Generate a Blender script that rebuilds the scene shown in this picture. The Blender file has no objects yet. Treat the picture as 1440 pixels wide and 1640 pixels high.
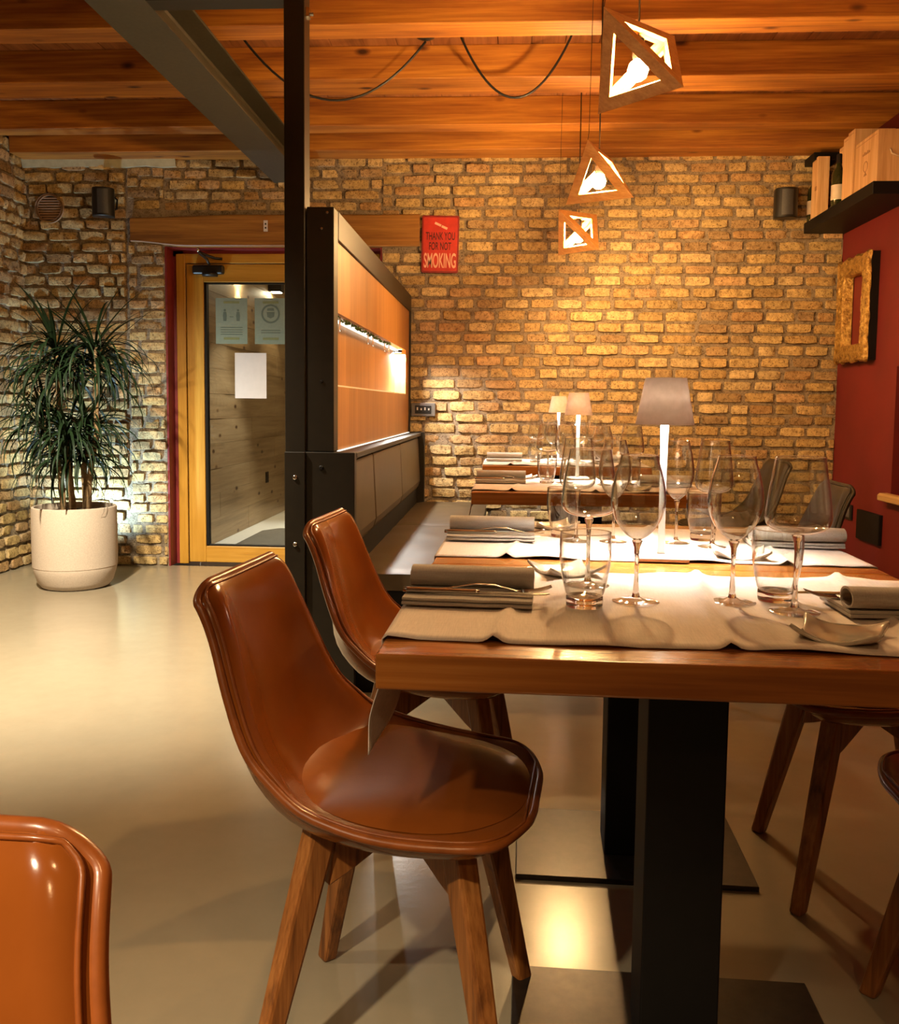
import bpy, bmesh, math, random
from mathutils import Vector, Matrix, noise

random.seed(7)
C = bpy.context.scene.collection
PI = math.pi
R = math.radians

# ------------------------------------------------------------------ materials
MATS = {}


def newmat(name):
    m = bpy.data.materials.new(name)
    m.use_nodes = True
    nt = m.node_tree
    nt.nodes.clear()
    out = nt.nodes.new('ShaderNodeOutputMaterial')
    return m, nt, out


def node(nt, typ, **kw):
    n = nt.nodes.new(typ)
    for k, v in kw.items():
        if k == 'ins':
            for kk, vv in v.items():
                n.inputs[kk].default_value = vv
        else:
            setattr(n, k, v)
    return n


def ramp(nt, fac, stops):
    n = nt.nodes.new('ShaderNodeValToRGB')
    e = n.color_ramp.elements
    while len(e) < len(stops):
        e.new(0.5)
    for k, (p, c) in enumerate(stops):
        e[k].position = p
        e[k].color = (c[0], c[1], c[2], 1)
    nt.links.new(fac, n.inputs[0])
    return n.outputs[0]


def mapping(nt, scale=(1, 1, 1), rot=(0, 0, 0), coord='Object'):
    tc = nt.nodes.new('ShaderNodeTexCoord')
    mp = nt.nodes.new('ShaderNodeMapping')
    mp.inputs['Scale'].default_value = scale
    mp.inputs['Rotation'].default_value = rot
    nt.links.new(tc.outputs[coord], mp.inputs[0])
    return mp.outputs[0]


def noise_tex(nt, vec, scale, detail=4, rough=0.55, dist=0.0):
    n = node(nt, 'ShaderNodeTexNoise', ins={'Scale': scale, 'Detail': detail, 'Roughness': rough, 'Distortion': dist})
    nt.links.new(vec, n.inputs['Vector'])
    return n.outputs[0]


def bump(nt, h, strength, dist):
    b = node(nt, 'ShaderNodeBump', ins={'Strength': strength, 'Distance': dist})
    nt.links.new(h, b.inputs['Height'])
    return b.outputs[0]


def principled(nt, out, color=None, rough=0.5, metal=0.0, spec=0.5, coat=0.0, coat_rough=0.1, normal=None):
    p = nt.nodes.new('ShaderNodeBsdfPrincipled')
    if color is not None:
        if isinstance(color, (tuple, list)):
            p.inputs['Base Color'].default_value = (color[0], color[1], color[2], 1)
        else:
            nt.links.new(color, p.inputs['Base Color'])
    if isinstance(rough, (int, float)):
        p.inputs['Roughness'].default_value = rough
    else:
        nt.links.new(rough, p.inputs['Roughness'])
    p.inputs['Metallic'].default_value = metal
    p.inputs['Specular IOR Level'].default_value = spec
    p.inputs['Coat Weight'].default_value = coat
    p.inputs['Coat Roughness'].default_value = coat_rough
    if normal is not None:
        nt.links.new(normal, p.inputs['Normal'])
    nt.links.new(p.outputs[0], out.inputs[0])
    return p


def simple(name, color, rough=0.5, metal=0.0, spec=0.5, coat=0.0, var=0.08, nscale=25, bmp=0.0):
    """a plain material with slight procedural variation of colour and roughness"""
    if name in MATS:
        return MATS[name]
    m, nt, out = newmat(name)
    v = mapping(nt)
    n = noise_tex(nt, v, nscale)
    lo = tuple(max(0, c * (1 - var)) for c in color)
    hi = tuple(min(1, c * (1 + var)) for c in color)
    col = ramp(nt, n, [(0.3, lo), (0.7, hi)])
    nr = bump(nt, n, 0.3, bmp) if bmp else None
    principled(nt, out, col, rough, metal, spec, coat, normal=nr)
    MATS[name] = m
    return m


def wood(name, dark, mid, light, axis=0, scale=1.0, rough=0.4, knots=False, coat=0.0, bmp=0.0015, planks=None):
    m, nt, out = newmat(name)
    st = [9.0 * scale] * 3
    st[axis] = 0.7 * scale
    v = mapping(nt, tuple(st))
    n1 = noise_tex(nt, v, 1.6, 5, 0.6, 0.6)
    st2 = [70.0 * scale] * 3
    st2[axis] = 2.2 * scale
    v2 = mapping(nt, tuple(st2))
    n2 = noise_tex(nt, v2, 1.0, 3, 0.6)
    mix = node(nt, 'ShaderNodeMath', operation='MULTIPLY_ADD')
    nt.links.new(n2, mix.inputs[0])
    mix.inputs[1].default_value = 0.6
    nt.links.new(n1, mix.inputs[2])
    sub = node(nt, 'ShaderNodeMath', operation='SUBTRACT')
    nt.links.new(mix.outputs[0], sub.inputs[0])
    sub.inputs[1].default_value = 0.30
    col = ramp(nt, sub.outputs[0], [(0.28, dark), (0.5, mid), (0.72, light)])
    if knots:
        # branches run inwards, so a knot looks the same on every face it meets
        tc = nt.nodes.new('ShaderNodeTexCoord')
        sp = nt.nodes.new('ShaderNodeSeparateXYZ')
        nt.links.new(tc.outputs['Object'], sp.inputs[0])
        oth = [q for q in range(3) if q != axis]
        sm = node(nt, 'ShaderNodeMath', operation='ADD')
        nt.links.new(sp.outputs[oth[0]], sm.inputs[0])
        nt.links.new(sp.outputs[oth[1]], sm.inputs[1])
        s1 = node(nt, 'ShaderNodeMath', operation='MULTIPLY', ins={1: 7.0})
        nt.links.new(sm.outputs[0], s1.inputs[0])
        s2 = node(nt, 'ShaderNodeMath', operation='MULTIPLY', ins={1: 3.2})
        nt.links.new(sp.outputs[axis], s2.inputs[0])
        cb = nt.nodes.new('ShaderNodeCombineXYZ')
        nt.links.new(s2.outputs[0], cb.inputs[0])
        nt.links.new(s1.outputs[0], cb.inputs[1])
        oi = nt.nodes.new('ShaderNodeObjectInfo')
        nt.links.new(oi.outputs['Random'], cb.inputs[2])
        vo = node(nt, 'ShaderNodeTexVoronoi', ins={'Scale': 1.0})
        nt.links.new(cb.outputs[0], vo.inputs['Vector'])
        k = ramp(nt, vo.outputs['Distance'], [(0.05, (0.12, 0.07, 0.05)), (0.09, (0.45, 0.36, 0.30)), (0.15, (1, 1, 1))])
        mx = node(nt, 'ShaderNodeMix', data_type='RGBA', blend_type='MULTIPLY')
        mx.inputs[0].default_value = 1.0
        nt.links.new(col, mx.inputs[6])
        nt.links.new(k, mx.inputs[7])
        col = mx.outputs[2]
    principled(nt, out, col, rough, coat=coat, normal=bump(nt, n2, 0.35, bmp))
    MATS[name] = m
    return m


def leather(name, dark, light, rough=0.3, coat=0.25, sc=6):
    m, nt, out = newmat(name)
    v = mapping(nt)
    n = noise_tex(nt, v, sc, 6, 0.6)
    col = ramp(nt, n, [(0.3, dark), (0.7, light)])
    n2 = noise_tex(nt, v, 260, 3, 0.6)
    rr = node(nt, 'ShaderNodeMapRange', ins={'To Min': rough - 0.02, 'To Max': rough + 0.03})
    nt.links.new(n, rr.inputs[0])
    principled(nt, out, col, rr.outputs[0], spec=0.36, coat=coat, coat_rough=0.16, normal=bump(nt, n2, 0.06, 0.0006))
    MATS[name] = m
    return m


def linen(name, base, scale=420):
    m, nt, out = newmat(name)
    v = mapping(nt)
    n = noise_tex(nt, mapping(nt, (30, 700, 300)), 1, 3, 0.6)
    n2 = noise_tex(nt, mapping(nt, (700, 30, 300)), 1, 3, 0.6)
    ad = node(nt, 'ShaderNodeMath', operation='ADD')
    nt.links.new(n, ad.inputs[0])
    nt.links.new(n2, ad.inputs[1])
    hf = node(nt, 'ShaderNodeMath', operation='MULTIPLY', ins={1: 0.5})
    nt.links.new(ad.outputs[0], hf.inputs[0])
    lo = tuple(c * 0.78 for c in base)
    hi = tuple(min(1, c * 1.12) for c in base)
    col = ramp(nt, hf.outputs[0], [(0.3, lo), (0.7, hi)])
    p = principled(nt, out, col, 0.92, spec=0.15, normal=bump(nt, hf.outputs[0], 0.4, 0.0008))
    p.inputs['Sheen Weight'].default_value = 0.2
    MATS[name] = m
    return m


def emis(name, color, strength):
    m, nt, out = newmat(name)
    e = node(nt, 'ShaderNodeEmission', ins={'Strength': strength})
    e.inputs[0].default_value = (color[0], color[1], color[2], 1)
    nt.links.new(e.outputs[0], out.inputs[0])
    MATS[name] = m
    return m


def brickmat(name):
    """colour comes from each brick's own attribute, broken up by fine noise, pits and dust"""
    m, nt, out = newmat(name)
    at = node(nt, 'ShaderNodeAttribute', attribute_name='Col')
    v = mapping(nt)
    n = noise_tex(nt, v, 38, 6, 0.65)
    f = ramp(nt, n, [(0.30, (0.50, 0.42, 0.36)), (0.5, (1, 1, 1)), (0.72, (1.35, 1.32, 1.25))])
    mx = node(nt, 'ShaderNodeMix', data_type='RGBA', blend_type='MULTIPLY')
    mx.inputs[0].default_value = 1
    nt.links.new(at.outputs[0], mx.inputs[6])
    nt.links.new(f, mx.inputs[7])
    n3 = noise_tex(nt, v, 120, 2, 0.5)
    pits = ramp(nt, n3, [(0.34, (0.22, 0.16, 0.12)), (0.42, (1, 1, 1))])
    mx2 = node(nt, 'ShaderNodeMix', data_type='RGBA', blend_type='MULTIPLY')
    mx2.inputs[0].default_value = 0.75
    nt.links.new(mx.outputs[2], mx2.inputs[6])
    nt.links.new(pits, mx2.inputs[7])
    ad = node(nt, 'ShaderNodeMath', operation='ADD')
    nt.links.new(n, ad.inputs[0])
    nt.links.new(n3, ad.inputs[1])
    principled(nt, out, mx2.outputs[2], 0.88, spec=0.25, normal=bump(nt, ad.outputs[0], 0.6, 0.006))
    MATS[name] = m
    return m


def thin_glass(name, tint=(0.97, 0.98, 0.97), power=1.0):
    """thin-walled clear glass: lets light straight through, mirrors by Fresnel"""
    m, nt, out = newmat(name)
    tr = node(nt, 'ShaderNodeBsdfTransparent')
    gl = node(nt, 'ShaderNodeBsdfGlossy', ins={'Roughness': 0.02})
    gl.inputs[0].default_value = (1, 1, 1, 1)
    # Schlick reflectance, the same from both sides of the thin wall
    ge = nt.nodes.new('ShaderNodeNewGeometry')
    dp = node(nt, 'ShaderNodeVectorMath', operation='DOT_PRODUCT')
    nt.links.new(ge.outputs['Normal'], dp.inputs[0])
    nt.links.new(ge.outputs['Incoming'], dp.inputs[1])
    ab = node(nt, 'ShaderNodeMath', operation='ABSOLUTE')
    nt.links.new(dp.outputs['Value'], ab.inputs[0])
    om = node(nt, 'ShaderNodeMath', operation='SUBTRACT', ins={0: 1.0})
    nt.links.new(ab.outputs[0], om.inputs[1])
    pw = node(nt, 'ShaderNodeMath', operation='POWER', ins={1: 2.8})
    nt.links.new(om.outputs[0], pw.inputs[0])
    edge = ramp(nt, pw.outputs[0], [(0.0, tint), (0.25, tuple(c * 0.93 for c in tint)), (0.8, tuple(c * 0.45 for c in tint))])
    nt.links.new(edge, tr.inputs[0])
    mul = node(nt, 'ShaderNodeMath', operation='MULTIPLY_ADD', ins={1: 0.9 * power, 2: 0.075 * power})
    nt.links.new(pw.outputs[0], mul.inputs[0])
    ms = nt.nodes.new('ShaderNodeMixShader')
    nt.links.new(mul.outputs[0], ms.inputs[0])
    nt.links.new(tr.outputs[0], ms.inputs[1])
    nt.links.new(gl.outputs[0], ms.inputs[2])
    nt.links.new(ms.outputs[0], out.inputs[0])
    MATS[name] = m
    return m


def solid_glass(name, color=(1, 1, 1), rough=0.0):
    m, nt, out = newmat(name)
    p = principled(nt, out, color, rough)
    p.inputs['Transmission Weight'].default_value = 1.0
    p.inputs['IOR'].default_value = 1.48
    MATS[name] = m
    return m


def floormat():
    m, nt, out = newmat('resin floor')
    v = mapping(nt)
    n = noise_tex(nt, v, 0.9, 5, 0.6)
    n2 = noise_tex(nt, v, 14, 5, 0.65)
    n3 = noise_tex(nt, v, 60, 4, 0.6)
    ad = node(nt, 'ShaderNodeMath', operation='MULTIPLY_ADD', ins={1: 0.45})
    nt.links.new(n2, ad.inputs[0])
    nt.links.new(n, ad.inputs[2])
    col = ramp(nt, ad.outputs[0], [(0.45, (0.228, 0.186, 0.126)), (0.95, (0.272, 0.224, 0.154))])
    rr = node(nt, 'ShaderNodeMapRange', ins={'To Min': 0.19, 'To Max': 0.25})
    nt.links.new(n2, rr.inputs[0])
    principled(nt, out, col, rr.outputs[0], spec=0.45, normal=bump(nt, n3, 0.12, 0.002))
    MATS['floor'] = m
    return m


def goldmat():
    m, nt, out = newmat('gilt')
    v = mapping(nt)
    n = noise_tex(nt, v, 34, 4, 0.7)
    col = ramp(nt, n, [(0.32, (0.17, 0.075, 0.02)), (0.5, (0.52, 0.31, 0.075)), (0.7, (0.78, 0.55, 0.2))])
    principled(nt, out, col, 0.38, metal=0.75, normal=bump(nt, n, 0.9, 0.02))
    MATS['gilt'] = m
    return m


M_BRICK = brickmat('old brick')
M_FLOOR = floormat()
M_BEAM = wood('orange stained beam', (0.19, 0.050, 0.006), (0.36, 0.125, 0.013), (0.54, 0.225, 0.028), 0, 1.0, 0.55, knots=True)
M_BOARD = wood('ceiling boards', (0.16, 0.055, 0.015), (0.26, 0.09, 0.025), (0.34, 0.13, 0.04), 1, 1.0, 0.55)
M_LINTEL = wood('lintel wood', (0.16, 0.060, 0.009), (0.27, 0.112, 0.017), (0.37, 0.165, 0.03), 0, 1.2, 0.5)
M_DOORWOOD = wood('door wood', (0.35, 0.155, 0.014), (0.44, 0.21, 0.022), (0.51, 0.26, 0.035), 2, 1.3, 0.38)
M_DOORRAIL = wood('door rail wood', (0.35, 0.155, 0.014), (0.44, 0.21, 0.022), (0.51, 0.26, 0.035), 0, 1.3, 0.38)
M_TABLE = wood('table wood', (0.22, 0.064, 0.010), (0.33, 0.110, 0.019), (0.43, 0.17, 0.038), 0, 1.1, 0.24, coat=0.3)
M_CHAIRWOOD = wood('chair oak', (0.11, 0.034, 0.007), (0.25, 0.085, 0.018), (0.36, 0.14, 0.034), 2, 2.2, 0.42)
M_PLY = wood('divider plywood', (0.30, 0.118, 0.024), (0.38, 0.160, 0.036), (0.46, 0.205, 0.052), 2, 0.5, 0.42)
M_CORR = wood('corridor planks', (0.26, 0.16, 0.075), (0.40, 0.265, 0.135), (0.50, 0.35, 0.19), 1, 0.6, 0.5, knots=True)
M_BOX = wood('pale pine box', (0.52, 0.28, 0.11), (0.64, 0.38, 0.17), (0.74, 0.48, 0.25), 2, 1.6, 0.55)
M_LEDGE = wood('ledge oak', (0.34, 0.19, 0.07), (0.44, 0.26, 0.10), (0.52, 0.33, 0.14), 1, 1.0, 0.5)
M_PENDWOOD = wood('pendant wood', (0.50, 0.21, 0.05), (0.62, 0.29, 0.08), (0.72, 0.38, 0.12), 0, 2.0, 0.45)
M_LEATHER = leather('cognac leather', (0.172, 0.043, 0.006), (0.222, 0.059, 0.009), 0.165, 0.0)
M_RIM = leather('cognac leather edge', (0.16, 0.040, 0.007), (0.24, 0.062, 0.011), 0.34, 0.25, 30)
M_BENCH = leather('taupe leatherette', (0.068, 0.045, 0.022), (0.100, 0.069, 0.036), 0.40, 0.0, 9)
M_STEEL = simple('brown black steel', (0.013, 0.009, 0.0045), 0.42, 0.0, 0.35, var=0.15)
M_STEELEDGE = M_STEEL
M_IBEAM = simple('olive painted steel', (0.050, 0.044, 0.028), 0.5, var=0.15, nscale=60)
M_BLACK = simple('matt black steel', (0.004, 0.003, 0.0028), 0.55, 0.0, 0.25, var=0.2)
M_PLATE = simple('brushed dark base plate', (0.030, 0.022, 0.016), 0.33, 0.5, var=0.25, nscale=40)
M_PLASTIC = simple('black plastic', (0.007, 0.007, 0.007), 0.4, var=0.1)
M_GRILLE = simple('dark grey grille', (0.05, 0.05, 0.052), 0.5, var=0.3, nscale=400)
M_CHROME = simple('polished steel', (0.62, 0.60, 0.57), 0.18, 1.0, var=0.03)
M_RED = simple('dark red plaster', (0.135, 0.007, 0.006), 0.6, var=0.12, nscale=4, bmp=0.001)
M_REDDOOR = simple('dark red paint', (0.17, 0.012, 0.012), 0.5, var=0.1)
M_PLASTER = simple('warm plaster', (0.48, 0.40, 0.28), 0.85, var=0.06, nscale=3)
M_POT = simple('sandy ceramic pot', (0.43, 0.345, 0.265), 0.75, var=0.10, nscale=160, bmp=0.001)
M_SOIL = simple('potting soil', (0.05, 0.03, 0.018), 0.95, var=0.5, nscale=120, bmp=0.01)
M_LEAF = simple('dracaena leaf', (0.008, 0.019, 0.006), 0.55, 0.0, 0.2, var=0.35, nscale=9)
M_STEM = simple('dracaena stem', (0.22, 0.135, 0.06), 0.8, var=0.3, nscale=60, bmp=0.004)
M_RUNNER = linen('linen runner', (0.68, 0.585, 0.51))
M_NAPKIN = linen('grey linen napkin', (0.40, 0.355, 0.31))
M_CERAMIC = simple('glazed stoneware', (0.50, 0.44, 0.37), 0.18, coat=0.5, var=0.05)


def shademat():
    m, nt, out = newmat('taupe lamp shade')
    n = noise_tex(nt, mapping(nt), 60)
    col = ramp(nt, n, [(0.3, (0.64, 0.44, 0.30)), (0.7, (0.72, 0.51, 0.36))])
    p = principled(nt, out, col, 0.55)
    t = nt.nodes.new('ShaderNodeBsdfTranslucent')
    nt.links.new(col, t.inputs[0])
    ms = node(nt, 'ShaderNodeMixShader', ins={0: 0.0022})
    nt.links.new(p.outputs[0], ms.inputs[1])
    nt.links.new(t.outputs[0], ms.inputs[2])
    nt.links.new(ms.outputs[0], out.inputs[0])
    return m


M_SHADE = shademat()
M_LAMPWHITE = simple('white lamp metal', (0.80, 0.76, 0.70), 0.35, var=0.02)
M_LAMPBASE = simple('taupe lamp base', (0.46, 0.33, 0.24), 0.4, var=0.04)
M_GLASS = thin_glass('thin glass', power=1.0)
M_STEMGLASS = solid_glass('stem glass')
M_PANE = thin_glass('door pane', (0.86, 0.88, 0.84), 0.9)
M_GILT = goldmat()
M_BULB = emis('warm bulb', (1.0, 0.60, 0.24), 1150)
M_LED = emis('table lamp light', (1.0, 0.92, 0.80), 380)
M_NICHELED = emis('niche strip light', (1.0, 0.90, 0.70), 0.9)
M_NICHESPOT = emis('niche spot light', (1.0, 0.95, 0.86), 2200)
M_CORRLED = emis('corridor lamp light', (1.0, 0.86, 0.62), 60)
M_PAPER = simple('white paper', (0.62, 0.56, 0.52), 0.8, var=0.03)
M_PAPERGREEN = simple('pale green print', (0.22, 0.27, 0.20), 0.8, var=0.05, nscale=60)
M_PRINTGREEN = simple('faded green ink', (0.11, 0.145, 0.11), 0.8)
M_PRINTYELLOW = simple('faded yellow ink', (0.20, 0.22, 0.09), 0.8)
M_SIGNRED = simple('enamel red', (0.50, 0.035, 0.022), 0.35, var=0.18, nscale=14)
M_SIGNEDGE = simple('enamel red edge', (0.24, 0.018, 0.014), 0.4, var=0.2)
M_SIGNDARK = simple('dark maroon lettering', (0.06, 0.006, 0.006), 0.5)
M_SIGNPALE = simple('pale pink lettering', (0.78, 0.42, 0.28), 0.5)
M_BOTTLE = simple('dark green glass bottle', (0.018, 0.024, 0.006), 0.08, coat=0.6, var=0.2)
M_BOTTLELABEL = simple('cream wine label', (0.62, 0.52, 0.40), 0.7)
M_CORD = simple('black cord', (0.010, 0.009, 0.008), 0.5)
M_MOSS = simple('preserved moss', (0.10, 0.17, 0.035), 0.9, var=0.5, nscale=80, bmp=0.01)
M_VENT = simple('brown vent plastic', (0.36, 0.22, 0.13), 0.5, var=0.1)
M_MAT = simple('grey entrance mat', (0.12, 0.11, 0.10), 0.9, var=0.3, nscale=200)
M_WHITEFLOOR = simple('pale corridor floor', (0.82, 0.82, 0.80), 0.4, var=0.03)
M_ROPE = simple('hemp rope', (0.62, 0.47, 0.30), 0.8, var=0.1)
M_BURNT = simple('branded print', (0.36, 0.19, 0.08), 0.7)
M_SWITCHGREY = simple('grey switch plate', (0.11, 0.10, 0.09), 0.4, var=0.05)
M_SWITCHWHITE = simple('switch inlays', (0.55, 0.52, 0.48), 0.35)
M_MORTARPLASTER = simple('pale mortar bed', (0.40, 0.37, 0.24), 0.9, var=0.15, nscale=20, bmp=0.004)

# ------------------------------------------------------------------ mesh helpers


class MB:
    """collects verts and faces for ONE mesh object"""

    def __init__(self):
        self.v, self.f, self.c = [], [], []

    def add(self, vs, fs, col=None):
        o = len(self.v)
        self.v += [tuple(p) for p in vs]
        self.f += [tuple(i + o for i in q) for q in fs]
        if col is not None:
            self.c += [col] * len(vs) if not isinstance(col, list) else col
        return self

    def box(self, lo, hi, M=None):
        x0, y0, z0 = lo
        x1, y1, z1 = hi
        vs = [Vector(p) for p in ((x0, y0, z0), (x1, y0, z0), (x1, y1, z0), (x0, y1, z0), (x0, y0, z1), (x1, y0, z1), (x1, y1, z1), (x0, y1, z1))]
        if M is not None:
            vs = [M @ p for p in vs]
        return self.add(vs, [(0, 3, 2, 1), (4, 5, 6, 7), (0, 1, 5, 4), (1, 2, 6, 5), (2, 3, 7, 6), (3, 0, 4, 7)])

    def lathe(self, prof, seg=32, center=(0, 0, 0), cap0=False, cap1=False, M=None):
        vs, fs = [], []
        for r, z in prof:
            for k in range(seg):
                a = 2 * PI * k / seg
                p = Vector((center[0] + r * math.cos(a), center[1] + r * math.sin(a), center[2] + z))
                vs.append(M @ p if M is not None else p)
        n = len(prof)
        for i in range(n - 1):
            for k in range(seg):
                k2 = (k + 1) % seg
                fs.append((i * seg + k, i * seg + k2, (i + 1) * seg + k2, (i + 1) * seg + k))
        if cap0:
            fs.append(tuple(reversed(range(seg))))
        if cap1:
            fs.append(tuple((n - 1) * seg + k for k in range(seg)))
        return self.add(vs, fs)

    def tube(self, pts, r, seg=8, closed=False, caps=True):
        pts = [Vector(p) for p in pts]
        n = len(pts)
        rr = r if isinstance(r, (list, tuple)) else [r] * n
        vs, fs = [], []
        up = Vector((0, 0, 1))
        prev = None
        for i, p in enumerate(pts):
            a = pts[(i - 1) % n] if (closed or i > 0) else p
            b = pts[(i + 1) % n] if (closed or i < n - 1) else p
            t = (b - a).normalized()
            if prev is None:
                ref = up if abs(t.z) < 0.9 else Vector((1, 0, 0))
                s = t.cross(ref).normalized()
            else:
                s = (prev - t * prev.dot(t)).normalized()
            prev = s
            u = s.cross(t)
            for k in range(seg):
                an = 2 * PI * k / seg
                vs.append(p + (s * math.cos(an) + u * math.sin(an)) * rr[i])
        m = n if closed else n - 1
        for i in range(m):
            j = (i + 1) % n
            for k in range(seg):
                k2 = (k + 1) % seg
                fs.append((i * seg + k, j * seg + k, j * seg + k2, i * seg + k2))
        if not closed and caps:
            fs.append(tuple(range(seg)))
            fs.append(tuple(reversed(range((n - 1) * seg, n * seg))))
        return self.add(vs, fs)

    def grid(self, fn, nu, nv, wrap_u=False, flip=False):
        """fn(i, j) -> point for 0..nu, 0..nv"""
        vs = [fn(i, j) for j in range(nv + 1) for i in range(nu + 1)]
        w = nu + 1
        fs = []
        for j in range(nv):
            for i in range(nu):
                q = (j * w + i, j * w + i + 1, (j + 1) * w + i + 1, (j + 1) * w + i)
                fs.append(tuple(reversed(q)) if flip else q)
        return self.add(vs, fs)

    def prism(self, outline, a, b, M=None, axis=0):
        """outline: list of 2D points; extruded along axis from a to b"""
        n = len(outline)

        def mk(p, t):
            if axis == 0:
                q = Vector((t, p[0], p[1]))
            elif axis == 1:
                q = Vector((p[0], t, p[1]))
            else:
                q = Vector((p[0], p[1], t))
            return M @ q if M is not None else q
        vs = [mk(p, a) for p in outline] + [mk(p, b) for p in outline]
        fs = [tuple(reversed(range(n))), tuple(range(n, 2 * n))]
        for k in range(n):
            k2 = (k + 1) % n
            fs.append((k, k2, n + k2, n + k))
        return self.add(vs, fs)

    def build(self, name, mat, parent=None, smooth=False, bevel=0.0, seg=2, sub=0, weld=0.0, angle=None):
        me = bpy.data.meshes.new(name)
        me.from_pydata(self.v, [], self.f)
        me.materials.append(mat)
        if self.c and len(self.c) == len(self.v):
            at = me.attributes.new('Col', 'FLOAT_COLOR', 'POINT')
            for k, c in enumerate(self.c):
                at.data[k].color = (c[0], c[1], c[2], 1)
        bm = bmesh.new()
        bm.from_mesh(me)
        if weld:
            bmesh.ops.remove_doubles(bm, verts=bm.verts, dist=weld)
        bmesh.ops.recalc_face_normals(bm, faces=bm.faces)
        for fc in bm.faces:
            fc.smooth = smooth or angle is not None
        if angle is not None:
            for e in bm.edges:
                if len(e.link_faces) == 2 and e.calc_face_angle(0) > R(angle):
                    e.smooth = False
        bm.to_mesh(me)
        bm.free()
        o = bpy.data.objects.new(name, me)
        C.objects.link(o)
        if parent is not None:
            o.parent = parent
        if bevel:
            b = o.modifiers.new('bevel', 'BEVEL')
            b.width = bevel
            b.segments = seg
            b.limit_method = 'ANGLE'
            b.angle_limit = R(40)
        if sub:
            s = o.modifiers.new('sub', 'SUBSURF')
            s.levels = sub
            s.render_levels = sub
        return o


def tag(o, label, cat, group=None, kind=None):
    o['label'] = label
    o['category'] = cat
    if group:
        o['group'] = group
    if kind:
        o['kind'] = kind
    return o


def thing(name, label, cat, loc=(0, 0, 0), rz=0.0, group=None):
    o = bpy.data.objects.new(name, None)
    o.empty_display_size = 0.05
    C.objects.link(o)
    o.location = loc
    o.rotation_euler = (0, 0, rz)
    return tag(o, label, cat, group)


def struct(o):
    o['kind'] = 'structure'
    return o


def dup(root, loc, rz, label, group=None):
    r = root.copy()
    C.objects.link(r)
    r.location = loc
    r.rotation_euler = (0, 0, rz)
    r['label'] = label
    if group:
        r['group'] = group
    for ch in list(root.children):
        c = ch.copy()
        C.objects.link(c)
        c.parent = r
        for g in list(ch.children):
            d = g.copy()
            C.objects.link(d)
            d.parent = c
    return r


def smooth01(t):
    t = max(0.0, min(1.0, t))
    return t * t * (3 - 2 * t)


def interp(keys, t):
    """piecewise smooth (Catmull-Rom) interpolation of (t, value)"""
    if t <= keys[0][0]:
        return keys[0][1]
    for i in range(len(keys) - 1):
        t0, v0 = keys[i]
        t1, v1 = keys[i + 1]
        if t <= t1:
            u = (t - t0) / (t1 - t0)
            vm = keys[i - 1][1] if i > 0 else v0 - (v1 - v0)
            tm = keys[i - 1][0] if i > 0 else t0 - (t1 - t0)
            vp = keys[i + 2][1] if i + 2 < len(keys) else v1 + (v1 - v0)
            tp = keys[i + 2][0] if i + 2 < len(keys) else t1 + (t1 - t0)
            m0 = (v1 - vm) / (t1 - tm) * (t1 - t0)
            m1 = (vp - v0) / (tp - t0) * (t1 - t0)
            u2, u3 = u * u, u * u * u
            return (2 * u3 - 3 * u2 + 1) * v0 + (u3 - 2 * u2 + u) * m0 + (-2 * u3 + 3 * u2) * v1 + (u3 - u2) * m1
    return keys[-1][1]


# ------------------------------------------------------------------ the room
XL, XR, YB, YF, ZC = -3.13, 2.03, 5.80, -3.6, 2.79
DX0, DX1, DZ = -2.20, -0.80, 2.065   # door opening

b = MB()
b.box((XL - 0.3, YF - 0.2, -0.12), (XR + 0.5, YB + 0.02, 0.0))
struct(b.build('floor', M_FLOOR))

PALETTE = [((0.45, 0.31, 0.125), 5), ((0.50, 0.355, 0.155), 5), ((0.41, 0.265, 0.105), 4), ((0.37, 0.21, 0.09), 2),
           ((0.32, 0.21, 0.105), 2), ((0.54, 0.40, 0.20), 3), ((0.45, 0.28, 0.14), 2), ((0.26, 0.165, 0.085), 1)]
PAL = [c for c, w in PALETTE for _ in range(w)]
MORTAR = (0.235, 0.180, 0.120)


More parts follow.
